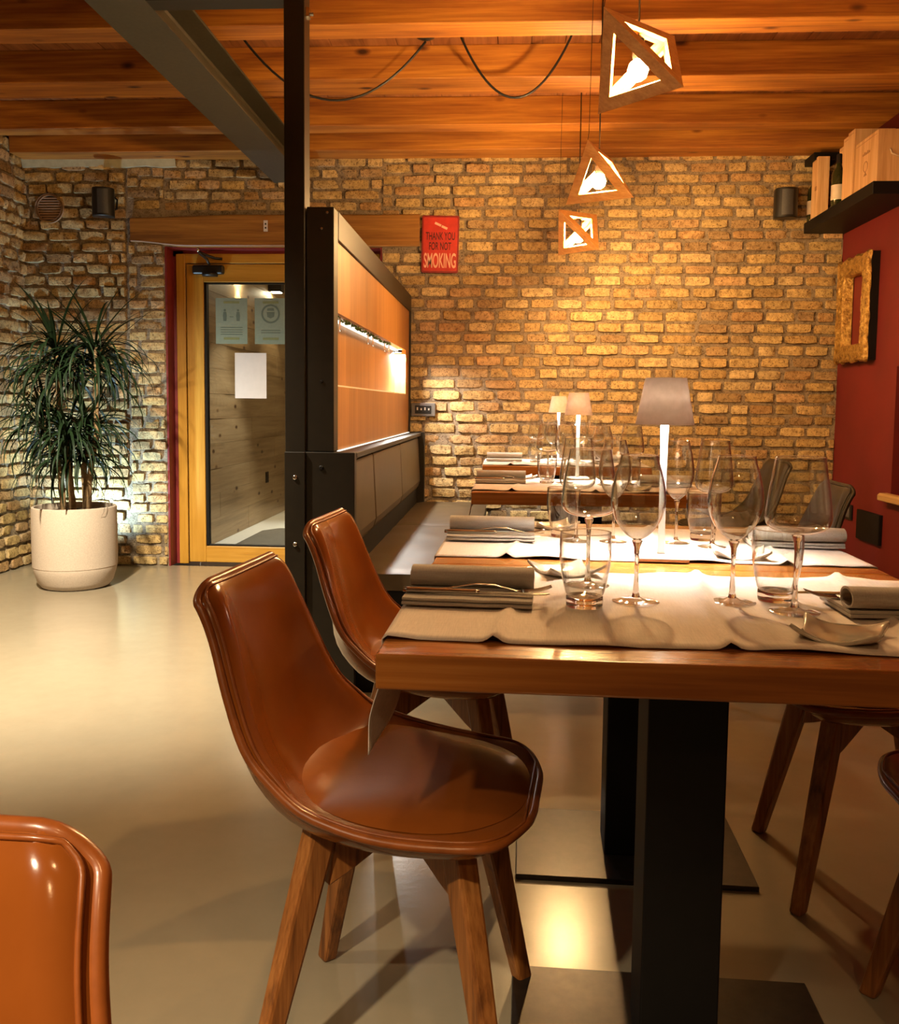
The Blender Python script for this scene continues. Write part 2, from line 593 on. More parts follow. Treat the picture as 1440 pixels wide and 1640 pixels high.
def brick_field(mb, u0, u1, v0, v1, to3d, skip, rough=1.0, seed=1, course=0.0695):
    """irregular hand-made bricks: every brick a bumpy, round-cornered cushion of its own colour"""
    rnd = random.Random(seed)
    v = v0
    row = 0
    while v < v1 - 0.02:
        h = course * rnd.uniform(0.93, 1.07)
        u = u0 - rnd.uniform(0, 0.15)
        while u < u1:
            L = rnd.choice([0.11, 0.145, 0.155, 0.16, 0.165, 0.17, 0.18, 0.195]) * rnd.uniform(0.9, 1.12)
            a0, a1 = max(u, u0), min(u + L, u1)
            u += L + rnd.uniform(0.008, 0.017)
            if a1 - a0 < 0.03:
                continue
            c0, c1 = v + 0.0062, min(v + h - 0.0062, v1)
            if skip((a0 + a1) / 2, (c0 + c1) / 2, a1 - a0):
                continue
            base = (Vector(rnd.choice(PAL)) * 0.72 + Vector((0.45, 0.305, 0.13)) * 0.28) * rnd.uniform(0.88, 1.13)
            nu = max(4, int((a1 - a0) / 0.019))
            nv = 5
            hu, hv = (a1 - a0) / 2, (c1 - c0) / 2
            cu, cv = (a0 + a1) / 2, (c0 + c1) / 2
            d0 = rnd.uniform(0.008, 0.021) * rough
            tu, tv = rnd.uniform(-0.006, 0.006) * rough, rnd.uniform(-0.005, 0.005) * rough
            seedv = Vector((rnd.uniform(0, 50), rnd.uniform(0, 50), rnd.uniform(0, 50)))
            cor = [rnd.uniform(0.08, 0.46) * min(rough, 1.2) for _ in range(4)]
            vs, fs, cs = [], [], []
            jog = rnd.uniform(-0.003, 0.003)
            for j in range(nv + 1):
                for i in range(nu + 1):
                    s, t = 2 * i / nu - 1, 2 * j / nv - 1
                    k = cor[(1 if s > 0 else 0) + (2 if t > 0 else 0)]
                    ss = s * hu
                    tt = t * hv
                    if abs(t) > 0.5:
                        ss -= math.copysign(k * hv * (abs(s) ** 6) * ((abs(t) - 0.5) * 2) ** 2, s)
                    if abs(ss) > hu - hv:
                        q = (abs(ss) - (hu - hv)) / hv
                        tt *= 1 - k * 0.7 * q * q
                    edge = max(abs(s), abs(t))
                    n = noise.noise(seedv + Vector((ss * 22, tt * 22, 0)))
                    n2 = noise.noise(seedv + Vector((ss * 60, tt * 60, 9)))
                    w = 0.0035 * rough
                    eu = noise.noise(seedv + Vector((tt * 30, 3, ss * 8))) * w
                    ev = noise.noise(seedv + Vector((5, ss * 25, tt * 8))) * w
                    bnd = i in (0, nu) or j in (0, nv)
                    d = -0.004 if bnd else d0 + tu * s + tv * t + n * 0.006 * rough + n2 * 0.0025 * rough
                    if not bnd and (j in (1, nv - 1) or i in (1, nu - 1)):
                        d -= 0.002
                        # push the ring outwards so the arris is crisp
                        if j == 1 or j == nv - 1:
                            tt = math.copysign(hv * 0.86, t) * (1 - (k * 0.55 if abs(s) > 0.7 else 0))
                        if i == 1 or i == nu - 1:
                            ss = math.copysign(hu - 0.006 - k * 0.006, s)
                    vs.append(to3d(cu + ss + eu, cv + tt + ev + jog, d))
                    f = 1 + 0.22 * n + 0.12 * n2
                    if bnd:
                        cs.append(MORTAR)
                    else:
                        cs.append(tuple(base * f))
            wd = nu + 1
            for j in range(nv):
                for i in range(nu):
                    fs.append((j * wd + i, j * wd + i + 1, (j + 1) * wd + i + 1, (j + 1) * wd + i))
            mb.add(vs, fs, cs)
        v += h
        row += 1


def mortar_field(mb, u0, u1, v0, v1, to3d, cell=0.05, hole=None):
    nu, nv = max(1, int((u1 - u0) / cell)), max(1, int((v1 - v0) / cell))
    vs, cs, fs = [], [], []
    for j in range(nv + 1):
        for i in range(nu + 1):
            u, v = u0 + (u1 - u0) * i / nu, v0 + (v1 - v0) * j / nv
            n = noise.noise(Vector((u * 9, v * 9, 2.2)))
            vs.append(to3d(u, v, 0.002 + 0.004 * n))
            k = 1 + 0.18 * noise.noise(Vector((u * 3, v * 3, 7)))
            cs.append(tuple(c * k for c in MORTAR))
    w = nu + 1
    for j in range(nv):
        for i in range(nu):
            fs.append((j * w + i, j * w + i + 1, (j + 1) * w + i + 1, (j + 1) * w + i))
    mb.add(vs, fs, cs)


def back3d(u, v, d):
    return (u, YB - d, v)


def left3d(u, v, d):
    return (XL + d, u, v)


# back wall, with the door opening left free
w = MB()
w.box((XL - 0.3, YB + 0.012, 0), (DX0, YB + 0.36, ZC))
w.box((DX1, YB + 0.012, 0), (XR + 0.4, YB + 0.36, ZC))
w.box((DX0, YB + 0.012, DZ), (DX1, YB + 0.36, ZC))
w.c = [MORTAR] * len(w.v)
mortar_field(w, XL, DX0, 0, 2.66, back3d)
mortar_field(w, DX1, XR, 0, 2.66, back3d)
mortar_field(w, DX0, DX1, DZ, 2.66, back3d)
LX0, LX1 = -2.412, -0.562


def in_lintel(u, v):
    return LX0 - 0.01 < u < LX1 + 0.01 and DZ - 0.01 < v < 2.262


# the rough old corner behind the plant, then the tidy wall
brick_field(w, XL, -2.45, 0.0, 2.63, back3d, lambda u, v, L: in_lintel(u, v), 1.5, 3, 0.073)
brick_field(w, -2.44, DX0, 0.0, 2.63, back3d, lambda u, v, L: in_lintel(u, v), 1.0, 4)
brick_field(w, DX0, DX1, DZ, 2.63, back3d, lambda u, v, L: in_lintel(u, v), 1.0, 5)
brick_field(w, DX1, XR, 0.0, 2.63, back3d, lambda u, v, L: in_lintel(u, v), 1.0, 6)
struct(w.build('wall_back', M_BRICK, smooth=False, angle=50))

w = MB()
w.box((XL - 0.3, YF, 0), (XL - 0.006, YB + 0.36, ZC))
w.c = [MORTAR] * len(w.v)
mortar_field(w, 2.2, YB, 0, ZC - 0.02, left3d)
brick_field(w, 2.2, YB, 0.0, 2.76, left3d, lambda u, v, L: False, 1.5, 12, 0.075)
struct(w.build('wall_left', M_BRICK, angle=50))

# right wall in dark red plaster with a recess above a wooden ledge
RY0, RY1, RZ0, RZ1 = 3.9, 4.93, 0.592, 1.30
w = MB()
w.box((XR, YF, 0), (XR + 0.4, RY0, 2.628))
w.box((XR, RY1, 0), (XR + 0.4, YB + 0.02, 2.628))
w.box((XR, RY0, 0), (XR + 0.4, RY1, RZ0))
w.box((XR, RY0, RZ1), (XR + 0.4, RY1, 2.628))
w.box((XR + 0.3, RY0, RZ0), (XR + 0.4, RY1, RZ1))
struct(w.build('wall_right', M_RED))
w = MB()
w.box((XL - 0.3, YF - 0.2, 0), (XR + 0.4, YF, ZC))
struct(w.build('wall_front', M_PLASTER))
w = MB()
w.box((XR + 0.4, YF - 0.2, 0), (XR + 0.5, YB + 0.36, ZC))
struct(w.build('wall_right_outer', M_PLASTER))

# ceiling: boards in strips above the beams
w = MB()
x = XL - 0.3
while x < XR + 0.4:
    w.box((x, YF - 0.2, ZC), (min(x + 0.158, XR + 0.4), YB + 0.36, ZC + 0.03))
    x += 0.16
w.box((XL - 0.3, YF - 0.2, ZC + 0.028), (XR + 0.4, YB + 0.36, ZC + 0.06))
struct(w.build('ceiling', M_BOARD, bevel=0.002, seg=1))

for k, (y0, y1, zb, x0) in enumerate([(5.60, 5.795, 2.60, XL + 0.03), (5.23, 5.37, 2.635, XL), (4.50, 4.73, 2.635, XL), (3.87, 4.02, 2.635, XL), (3.18, 3.34, 2.635, XL),
                                      (2.5, 2.66, 2.635, XL), (1.8, 1.96, 2.635, XL), (1.1, 1.26, 2.635, XL), (0.4, 0.56, 2.635, XL), (-0.3, -0.14, 2.635, XL), (-1.0, -0.84, 2.635, XL), (-1.7, -1.54, 2.635, XL), (-2.4, -2.24, 2.635, XL)]):
    L = XR + 0.4 - x0
    nx = 40
    mb = MB()
    sec = [(y0, zb), (y1, zb), (y1, ZC), (y0, ZC)]
    vs, fs = [], []
    for i in range(nx + 1):
        xx = L * i / nx
        for q, (yy, zz) in enumerate(sec):
            n1 = noise.noise(Vector((xx * 1.3, k * 7.1 + q * 3, 0.5))) * 0.004
            n2 = noise.noise(Vector((xx * 1.1, k * 5.3 + q * 2, 8.5))) * 0.004
            if q > 1:
                n2 = 0
            vs.append((xx, yy - y0 + n1, zz - zb + n2))
    for i in range(nx):
        for q in range(4):
            q2 = (q + 1) % 4
            fs.append((i * 4 + q, i * 4 + q2, (i + 1) * 4 + q2, (i + 1) * 4 + q))
    fs += [(3, 2, 1, 0), tuple(nx * 4 + q for q in range(4))]
    mb.add(vs, fs)
    o = mb.build('ceiling_beam', M_BEAM, bevel=0.004)
    o.location = (x0, y0, zb)
    struct(o)

# pale mortar bed under the last beam, in the corner above the plant
mb = MB()
mb.grid(lambda i, j: (XL + 0.02 + 0.1 * i, YB - 0.03 - 0.012 * (j == 1) - 0.01 * noise.noise(Vector((i, j, 0))), 2.555 + 0.016 * noise.noise(Vector((i * .7, 3, 1))) if j == 0 else 2.605), 10, 1)
mb.grid(lambda i, j: (XL + 0.02 + 0.1 * i, YB - 0.03 + 0.04 * j, 2.555 + 0.016 * noise.noise(Vector((i * .7, 3, 1)))), 10, 1)
struct(mb.build('trim_1', M_MORTARPLASTER))

# oak lintel over the door
mb = MB()
L = LX1 - LX0
vs, fs = [], []
nx = 24
for i in range(nx + 1):
    xx = LX0 + L * i / nx
    zt = 2.238 + 0.018 * smooth01(i / 9) + 0.004 * noise.noise(Vector((xx * 3, 0, 0)))
    zb = 2.062 + 0.03 * (1 - smooth01(i / 5)) - 0.002 + 0.004 * noise.noise(Vector((xx * 3, 5, 0)))
    for (yy, zz) in ((YB - 0.032, zb + 0.006), (YB - 0.032, zt - 0.006), (YB - 0.026, zt), (YB + 0.1, zt), (YB + 0.1, zb), (YB - 0.026, zb)):
        vs.append((xx, yy + 0.003 * noise.noise(Vector((xx * 4, zz * 9, 1))), zz))
for i in range(nx):
    for q in range(6):
        q2 = (q + 1) % 6
        fs.append((i * 6 + q, i * 6 + q2, (i + 1) * 6 + q2, (i + 1) * 6 + q))
fs += [tuple(range(6)), tuple(nx * 6 + q for q in reversed(range(6)))]
mb.add(vs, fs)
struct(mb.build('trim_2', M_LINTEL))

# red painted reveal of the doorway
mb = MB()
mb.box((DX0, YB - 0.002, 0), (DX0 + 0.012, YB + 0.36, DZ))
mb.box((DX1 - 0.012, YB - 0.002, 0), (DX1, YB + 0.36, DZ))
mb.box((DX0, YB + 0.02, DZ - 0.012), (DX1, YB + 0.36, DZ))
mb.box((DX0 + 0.012, YB + 0.115, 0), (DX0 + 0.08, YB + 0.30, DZ - 0.012))
mb.box((DX0 + 0.012, YB + 0.115, 2.02), (DX1 - 0.012, YB + 0.30, DZ - 0.012))
struct(mb.build('trim_3', M_REDDOOR))

# ------------------------------------------------------------------ the door (frame plane behind the brick face)
DY = YB + 0.10
FX0, FX1 = -2.165, -0.83
FZ = 2.035
d = thing('door_1', 'glazed light oak door in a red painted doorway', 'door')
d['kind'] = 'structure'
mb = MB()
mb.box((FX0, DY, 0), (FX0 + 0.060, DY + 0.10, FZ))
mb.box((FX1 - 0.060, DY, 0), (FX1, DY + 0.10, FZ))
mb.build('frame_jamb', M_DOORWOOD, d, bevel=0.004)
mb = MB()
mb.box((FX0 + 0.060, DY, FZ - 0.060), (FX1 - 0.060, DY + 0.10, FZ))
mb.build('frame_head', M_DOORRAIL, d, bevel=0.004)
SX0, SX1 = FX0 + 0.066, -1.16
ST = 0.112
mb = MB()
mb.box((SX0, DY + 0.006, 0.012), (SX0 + ST, DY + 0.07, FZ - 0.066))
mb.box((SX1 - ST, DY + 0.006, 0.012), (SX1, DY + 0.07, FZ - 0.066))
lf = mb.build('leaf_stile', M_DOORWOOD, d, bevel=0.004)
mb = MB()
mb.box((SX0 + ST, DY + 0.006, 0.012), (SX1 - ST, DY + 0.07, 0.012 + 0.108))
mb.box((SX0 + ST, DY + 0.006, FZ - 0.066 - 0.115), (SX1 - ST, DY + 0.07, FZ - 0.066))
mb.build('leaf_rail', M_DOORRAIL, d, bevel=0.004)
mb = MB()
mb.box((SX1 + 0.006, DY + 0.01, 0.012), (FX1 - 0.06, DY + 0.06, FZ - 0.066))
mb.build('fixed_leaf', M_DOORWOOD, d, bevel=0.004)
mb = MB()
gx0, gx1, gz0, gz1 = SX0 + ST, SX1 - ST, 0.12, FZ - 0.181
for lo, hi in (((gx0, DY + 0.02, gz0), (gx0 + 0.016, DY + 0.066, gz1)), ((gx1 - 0.016, DY + 0.02, gz0), (gx1, DY + 0.066, gz1)),
               ((gx0, DY + 0.02, gz0), (gx1, DY + 0.066, gz0 + 0.008)), ((gx0, DY + 0.02, gz1 - 0.008), (gx1, DY + 0.066, gz1))):
    mb.box(lo, hi)
mb.build('glazing_bead', M_BLACK, d)
mb = MB()
mb.box((gx0 + 0.008, DY + 0.038, gz0 + 0.004), (gx1 - 0.008, DY + 0.046, gz1 - 0.004))
mb.build('pane', M_PANE, d)
# door closer
mb = MB()
mb.box((-2.045, DY - 0.048, 1.900), (-1.840, DY + 0.004, 1.958))
cl = mb.build('door_closer', M_PLASTIC, d, bevel=0.014, seg=3)
mb = MB()
mb.lathe([(0.0, -0.01), (0.05, -0.01), (0.05, 0.01), (0.0, 0.01)], 20, (-1.93, DY - 0.03, 1.897))
mb.tube([(-1.925, DY - 0.05, 1.955), (-1.94, DY - 0.06, 1.99), (-1.985, DY - 0.075, 2.03), (-1.99, DY - 0.078, 2.04)], 0.009, 8)
mb.tube([(-1.99, DY - 0.078, 2.036), (-1.95, DY - 0.05, 2.02), (-1.90, DY - 0.02, 2.003), (-1.855, DY - 0.006, 2.0)], 0.008, 8)
mb.build('closer_arm', M_PLASTIC, cl, smooth=True)
mb = MB()
mb.lathe([(0.0, 0.012), (0.009, 0.010), (0.011, 0.0), (0.009, -0.01), (0, -0.012)], 12, (-1.99, DY - 0.078, 2.045))
mb.build('arm_screw', M_CHROME, cl, smooth=True)


def notice(x0, x1, z0, z1, mat, label, prints=()):
    n = thing('paper_notice', label, 'notice', ((x0 + x1) / 2, DY + 0.034, z0), 0)
    wx, hz = (x1 - x0) / 2, z1 - z0
    mb = MB()
    mb.box((-wx, -0.001, 0), (wx, 0.001, hz))
    mb.build('sheet', mat, n)
    for pname, fn, pm in prints:
        mb = MB()
        fn(mb, wx, hz)
        mb.build(pname, pm, n)
    return n


def pr_distance(mb, wx, hz):
    # two standing figures apart, lines of faded text
    for s in (-1, 1):
        cx = s * wx * 0.42
        mb.prism([(cx - 0.010, hz * 0.50), (cx + 0.010, hz * 0.50), (cx + 0.013, hz * 0.62), (cx + 0.009, hz * 0.70), (cx - 0.009, hz * 0.70), (cx - 0.013, hz * 0.62)], -0.0018, -0.001, axis=1)
        mb.prism([(cx + 0.008 * math.cos(a), hz * 0.735 + 0.008 * math.sin(a)) for a in [2 * PI * k / 10 for k in range(10)]], -0.0018, -0.001, axis=1)
    for k in range(4):
        mb.box((-wx * 0.7, -0.0018, hz * (0.20 + 0.05 * k)), (wx * 0.7, -0.001, hz * (0.215 + 0.05 * k)))
    mb.box((-wx * 0.12, -0.0018, hz * 0.585), (wx * 0.12, -0.001, hz * 0.6))


def pr_bars(mb, wx, hz):
    mb.box((-wx * 0.5, -0.0018, hz * 0.88), (wx * 0.5, -0.001, hz * 0.93))


def pr_foot(mb, wx, hz):
    mb.box((-wx * 0.5, -0.0018, hz * 0.09), (wx * 0.5, -0.001, hz * 0.14))


def pr_mask(mb, wx, hz):
    cz = hz * 0.66
    N = 28
    for k in range(N):
        a0, a1 = 2 * PI * k / N, 2 * PI * (k + 1) / N
        mb.prism([(0.062 * math.cos(a0), cz + 0.062 * math.sin(a0)), (0.062 * math.cos(a1), cz + 0.062 * math.sin(a1)),
                  (0.050 * math.cos(a1), cz + 0.050 * math.sin(a1)), (0.050 * math.cos(a0), cz + 0.050 * math.sin(a0))], -0.0018, -0.001, axis=1)
    mb.prism([(-0.026, cz + 0.012), (0.026, cz + 0.012), (0.022, cz - 0.02), (0, cz - 0.03), (-0.022, cz - 0.02)], -0.0018, -0.001, axis=1)
    mb.prism([(-0.024, cz + 0.02), (0.024, cz + 0.02), (0.020, cz + 0.036), (-0.020, cz + 0.036)], -0.0018, -0.001, axis=1)
    for k in range(2):
        mb.box((-wx * 0.6, -0.0018, hz * (0.24 + 0.05 * k)), (wx * 0.6, -0.001, hz * (0.255 + 0.05 * k)))


notice(-1.915, -1.705, 1.458, 1.755, M_PAPERGREEN, 'pale green notice taped high on the glass door, with two small standing figures', [('figures', pr_distance, M_PRINTGREEN), ('header_bar', pr_bars, M_PRINTYELLOW), ('footer_bar', pr_foot, M_PRINTYELLOW)])
notice(-1.655, -1.445, 1.458, 1.755, M_PAPERGREEN, 'pale green notice on the glass door with a round emblem, beside the black post', [('emblem', pr_mask, M_PRINTGREEN), ('header_bar', pr_bars, M_PRINTYELLOW), ('footer_bar', pr_foot, M_PRINTYELLOW)])
notice(-1.79, -1.58, 1.103, 1.40, M_PAPER, 'plain white sheet of paper on the glass door below two green notices')

# the lobby behind the door
CY1 = 10.4
w = MB()
w.box((-2.35, YB + 0.36, -0.12), (0.0, CY1, -0.001))
struct(w.build('floor_lobby', M_WHITEFLOOR))
w = MB()
for k in range(14):
    z0 = 0.19 * k
    off = (k * 0.77) % 1.6
    y = YB + 0.30 - off
    while y < CY1:
        a, e = max(y, YB + 0.30), min(y + 1.6, CY1)
        if e - a > 0.02:
            w.box((-2.30, a, z0 + 0.001), (-2.215 + 0.0015 * ((k * 7 + int(y * 10)) % 3), e - 0.002, z0 + 0.189))
        y += 1.6
struct(w.build('wall_lobby', M_CORR))
w = MB()
w.box((-2.35, CY1, 0), (0.1, CY1 + 0.1, ZC))
w.box((0.0, YB + 0.36, 0), (0.1, CY1, ZC))
struct(w.build('wall_lobby_far', M_CORR))
w = MB()
w.box((-2.35, YB + 0.36, 2.6), (0.1, CY1 + 0.1, 2.7))
struct(w.build('ceiling_lobby', M_PLASTER))
mb = MB()
mb.prism([(-2.03, 6.3), (-0.9, 6.3), (-0.9, 7.62), (-1.92, 7.62), (-2.03, 7.46)], 0.0, 0.012, axis=2)
tag(mb.build('door_mat', M_MAT, bevel=0.004), 'dark grey mat on the white floor behind the glass door', 'mat')
for k, (y, lab) in enumerate(((7.43, 'wall lamp behind the glass door shining down above the first green notice'), (8.45, 'black cube wall lamp behind the glass door above the round emblem notice'))):
    t = thing('lobby_wall_lamp', lab, 'lamp', (-2.212, y, 2.10), 0)
    mb = MB()
    mb.box((0.0, -0.06, 0.0), (0.12, 0.06, 0.13))
    mb.build('housing', M_PLASTIC, t, bevel=0.003)
    mb = MB()
    mb.box((0.02, -0.045, -0.004), (0.10, 0.045, -0.001))
    mb.build('light_panel', M_CORRLED, t)
mb = MB()
mb.box((-2.214, 8.26, 0.34), (-2.205, 8.35, 0.44))
tag(mb.build('lobby_socket', M_PLASTIC, bevel=0.003), 'small black socket low on the plank wall behind the glass door', 'socket')

# ------------------------------------------------------------------ steel frame
mb = MB()
y0, y1 = -3.4, YB - 0.01
# I-section: right bottom flange edge at -1.27, 21 cm wide, 19 cm tall
prof = [(-1.485, 2.455), (-1.270, 2.455), (-1.270, 2.467), (-1.366, 2.474), (-1.373, 2.483), (-1.373, 2.607), (-1.366, 2.616), (-1.270, 2.622), (-1.270, 2.634), (-1.485, 2.634),
        (-1.485, 2.622), (-1.389, 2.616), (-1.382, 2.607), (-1.382, 2.483), (-1.389, 2.474), (-1.485, 2.467)]
mb.prism(prof, y0, y1, axis=1)
o = mb.build('steel_beam', M_IBEAM, bevel=0.0015, seg=1)
struct(o)

fr = thing('steel_post', 'black steel post and crossbar standing at the end of the banquette', 'post')
fr['kind'] = 'structure'
mb = MB()
mb.box((-0.786, 3.20, 0.0), (-0.714, 3.285, 2.634))
mb.build('upright', M_STEEL, fr, bevel=0.002, seg=1)
mb = MB()
mb.box((-1.272, 3.20, 2.455), (-0.787, 3.285, 2.55))
mb.build('crossbar', M_STEEL, fr, bevel=0.002, seg=1)
mb = MB()
mb.box((-0.714, 3.215, 2.40), (-0.700, 3.245, 2.43))
mb.lathe([(0, 0), (0.006, 0.0), (0.006, 0.012), (0, 0.012)], 12, M=Matrix.Translation((-0.700, 3.23, 2.412)) @ Matrix.Rotation(PI / 2, 4, 'Y'))
mb.build('cable_clip', M_CHROME, fr)

# ------------------------------------------------------------------ room divider with the lit niche
DXa, DXb = -0.708, -0.612
dv = thing('room_divider', 'brown steel framed divider with orange plywood panels and a lit niche', 'room divider', (0, 0, 0))
dv['label'] = 'brown steel framed divider with plywood panels and a lit niche above the banquette'
mb = MB()
mb.box((DXa, 3.205, 0.902), (DXb, 3.285, 1.755))
mb.build('end_post', M_STEEL, dv, bevel=0.002, seg=1)
mb = MB()
mb.box((DXa, 3.286, 1.655), (DXb + 0.002, 5.77, 1.755))
mb.build('top_rail', M_STEEL, dv, bevel=0.002, seg=1)
mb = MB()
mb.box((DXa, 5.735, 0.902), (DXb + 0.002, 5.77, 1.654))
mb.build('wall_stile', M_STEEL, dv, bevel=0.002, seg=1)
NZ0, NZ1, NY1 = 1.135, 1.402, 5.56
mb = MB()
mb.box((DXa + 0.012, 3.286, NZ1), (DXb - 0.008, 5.734, 1.654))
mb.build('upper_panel', M_PLY, dv)
mb = MB()
mb.box((DXa + 0.012, 3.286, 0.902), (DXb - 0.008, 5.734, NZ0))
mb.build('lower_panel', M_PLY, dv)
mb = MB()
mb.box((DXa + 0.012, 3.286, NZ0), (DXa + 0.020, 5.734, NZ1))
mb.box((DXa + 0.020, NY1, NZ0), (DXb - 0.008, 5.734, NZ1))
nb = mb.build('niche_back', M_PLY, dv)
mb = MB()
mb.box((DXa, 3.286, 0.902), (DXa + 0.011, 5.734, 1.654))
mb.build('rear_panel', M_PLY, dv)
mb = MB()
mb.box((DXa + 0.021, 3.29, NZ0), (DXb - 0.009, NY1 - 0.002, NZ0 + 0.006))
mb.build('niche_shelf', M_LAMPWHITE, nb)
mb = MB()
mb.box((DXa + 0.028, 3.30, NZ1 - 0.010), (DXa + 0.052, NY1 - 0.01, NZ1 - 0.002))
mb.build('strip_light', M_NICHELED, dv)
mb = MB()
mb.lathe([(0, 0.0), (0.024, 0.0)], 16, (DXa + 0.045, NY1 - 0.06, NZ1 - 0.012))
mb.build('spot_light', M_NICHESPOT, nb)
mb = MB()
mb.lathe([(0.024, 0.0105), (0.027, 0.0105), (0.027, -0.006), (0.0242, -0.006), (0.0242, 0.0105)], 20, (DXa + 0.045, NY1 - 0.06, NZ1 - 0.0115))
mb.build('spot_ring', M_BLACK, nb)
mb = MB()
mb.box((DXb - 0.006, 3.30, 0.8985), (DXb + 0.002, 5.70, 0.9015))
mb.build('strip_light', M_NICHELED, dv)
for (yy, zz) in ((3.203, 1.68), (3.203, 1.735), (3.203, 1.15)):
    mb = MB()
    mb.lathe([(0, 0), (0.006, 0), (0.005, 0.004), (0, 0.005)], 10, M=Matrix.Translation((-0.655 if zz < 1.7 else -0.635, yy + 0.002, zz)) @ Matrix.Rotation(PI / 2, 4, 'X'))
    mb.build('screw', M_CHROME if zz > 1.2 else M_BLACK, dv)
mb = MB()
rnd = random.Random(5)
for k in range(150):
    y = rnd.uniform(3.30, 4.9)
    x = DXa + rnd.uniform(0.056, 0.082)
    r = rnd.uniform(0.003, 0.007)
    mb.lathe([(0, -r), (r, 0), (0, r)], 5, (x, y, NZ1 - 0.006 - rnd.uniform(0, 0.006)))
tag(mb.build('moss_strip', M_MOSS), 'green preserved moss along the top of the lit niche', 'moss', kind='stuff')

# glass hooks hanging in the niche
hk = None
for k, y in enumerate((3.36, 3.47, 4.18, 4.33, 4.75, 4.92)):
    if hk is None:
        mb = MB()
        mb.tube([(0, 0, 0), (0, 0, -0.045), (0.002, 0, -0.055)], [0.0035, 0.003, 0.005], 8)
        hk = mb.build('glass_hook', M_STEMGLASS, smooth=True)
        tag(hk, 'small clear glass hook hanging from the top of the lit niche', 'hook', 'glass hooks in the niche')
        o = hk
    else:
        o = hk.copy()
        C.objects.link(o)
    o.location = (DXa + 0.068, y, NZ1 - 0.001)

# ------------------------------------------------------------------ banquette
bq = thing('banquette_bench', 'taupe leather banquette with black end panels along the plywood divider', 'bench')
mb = MB()
mb.prism([(-0.712, 0.0), (-0.536, 0.0), (-0.536, 0.90), (-0.712, 0.90)], 3.196, 3.24, axis=1)
ep = mb.build('end_panel', M_STEEL, bq, bevel=0.002, seg=1)
mb = MB()
mb.box((-0.785, 3.185, 0.0), (-0.712, 3.1995, 0.90))
mb.build('post_cover', M_STEEL, bq, bevel=0.0015, seg=1)
for xx, zz, m_ in ((-0.747, 0.81, M_CHROME), (-0.747, 0.57, M_CHROME), (-0.655, 0.845, M_BLACK), (-0.655, 0.43, M_BLACK)):
    mb = MB()
    mb.lathe([(0, 0), (0.009, 0), (0.008, 0.005), (0.004, 0.007), (0, 0.005)], 14, M=Matrix.Translation((xx, 3.186 if m_ is M_CHROME else 3.197, zz)) @ Matrix.Rotation(PI / 2, 4, 'X'))
    mb.build('bolt', m_, bq, smooth=True)
mb = MB()
mb.box((-0.610, 3.242, 0.878), (-0.535, 5.765, 0.898))
mb.box((-0.708, 3.287, 0.10), (-0.625, 5.765, 0.897))
mb.build('back_board', M_STEEL, bq, bevel=0.002, seg=1)
mb = MB()
mb.prism([(-0.62, 0.0), (-0.515, 0.0), (-0.515, 0.902), (-0.62, 0.902)], 5.705, 5.765, axis=1)
mb.build('far_panel', M_STEEL, bq, bevel=0.002, seg=1)
cuts = [3.246, 3.76, 4.72, 5.70]
for a, e in zip(cuts[:-1], cuts[1:]):
    mb = MB()
    mb.prism([(-0.622, 0.46), (-0.548, 0.565), (-0.538, 0.60), (-0.552, 0.872), (-0.622, 0.874)], a + 0.003, e - 0.003, axis=1)
    mb.build('back_cushion', M_BENCH, bq, bevel=0.014, seg=3)
mb = MB()
mb.box((-0.622, 3.246, 0.40), (-0.560, 5.70, 0.56))
mb.build('kick_board', M_BLACK, bq)
for a, e in ((3.26, 4.62), (4.62, 5.765)):
    mb = MB()
    nx, ny = 10, 30

    def fn(i, j, a=a, e=e):
        x, y = -0.56 + 0.44 * i / nx, a + (e - a) * j / ny
        return (x, y, 0.462 + 0.004 * noise.noise(Vector((x * 9, y * 7, 3))) - (0.006 if i in (0, nx) or j in (0, ny) else 0))
    mb.grid(fn, nx, ny)
    o_ = len(mb.v)
    mb.box((-0.56, a + 0.001, 0.395), (-0.12, e - 0.001, 0.4555))
    mb.build('seat_cushion', M_BENCH, bq, angle=35)
mb = MB()
mb.box((-0.56, 3.27, 0.345), (-0.14, 5.76, 0.392))
mb.box((-0.56, 3.30, 0.0), (-0.50, 5.76, 0.345))
for y in (3.30, 4.5, 5.70):
    mb.box((-0.50, y, 0.0), (-0.18, y + 0.04, 0.345))
mb.build('base_frame', M_BLACK, bq)

# ------------------------------------------------------------------ chairs
CH_PROF = [(0.00, -0.2793, 0.7956), (0.06, -0.2646, 0.7717), (0.16, -0.2498, 0.7192), (0.30, -0.2294, 0.6352), (0.42, -0.2109, 0.5616), (0.50, -0.1832, 0.5043), (0.57, -0.1369, 0.4633), (0.64, -0.0786, 0.4480), (0.74, 0.0093, 0.4423), (0.86, 0.1110, 0.4442), (0.94, 0.1804, 0.4499), (1.0, 0.2220, 0.4480)]
CH_W = [(0.0, 0.162), (0.06, 0.172), (0.16, 0.182), (0.30, 0.203), (0.42, 0.218), (0.50, 0.226), (0.57, 0.231), (0.64, 0.235), (0.74, 0.236), (0.86, 0.222), (0.94, 0.203), (1.0, 0.165)]
CH_C = [(0.0, 0.010), (0.06, 0.022), (0.16, 0.034), (0.30, 0.046), (0.42, 0.060), (0.50, 0.070), (0.57, 0.062), (0.64, 0.044), (0.74, 0.028), (0.86, 0.016), (0.94, 0.008), (1.0, 0.0)]


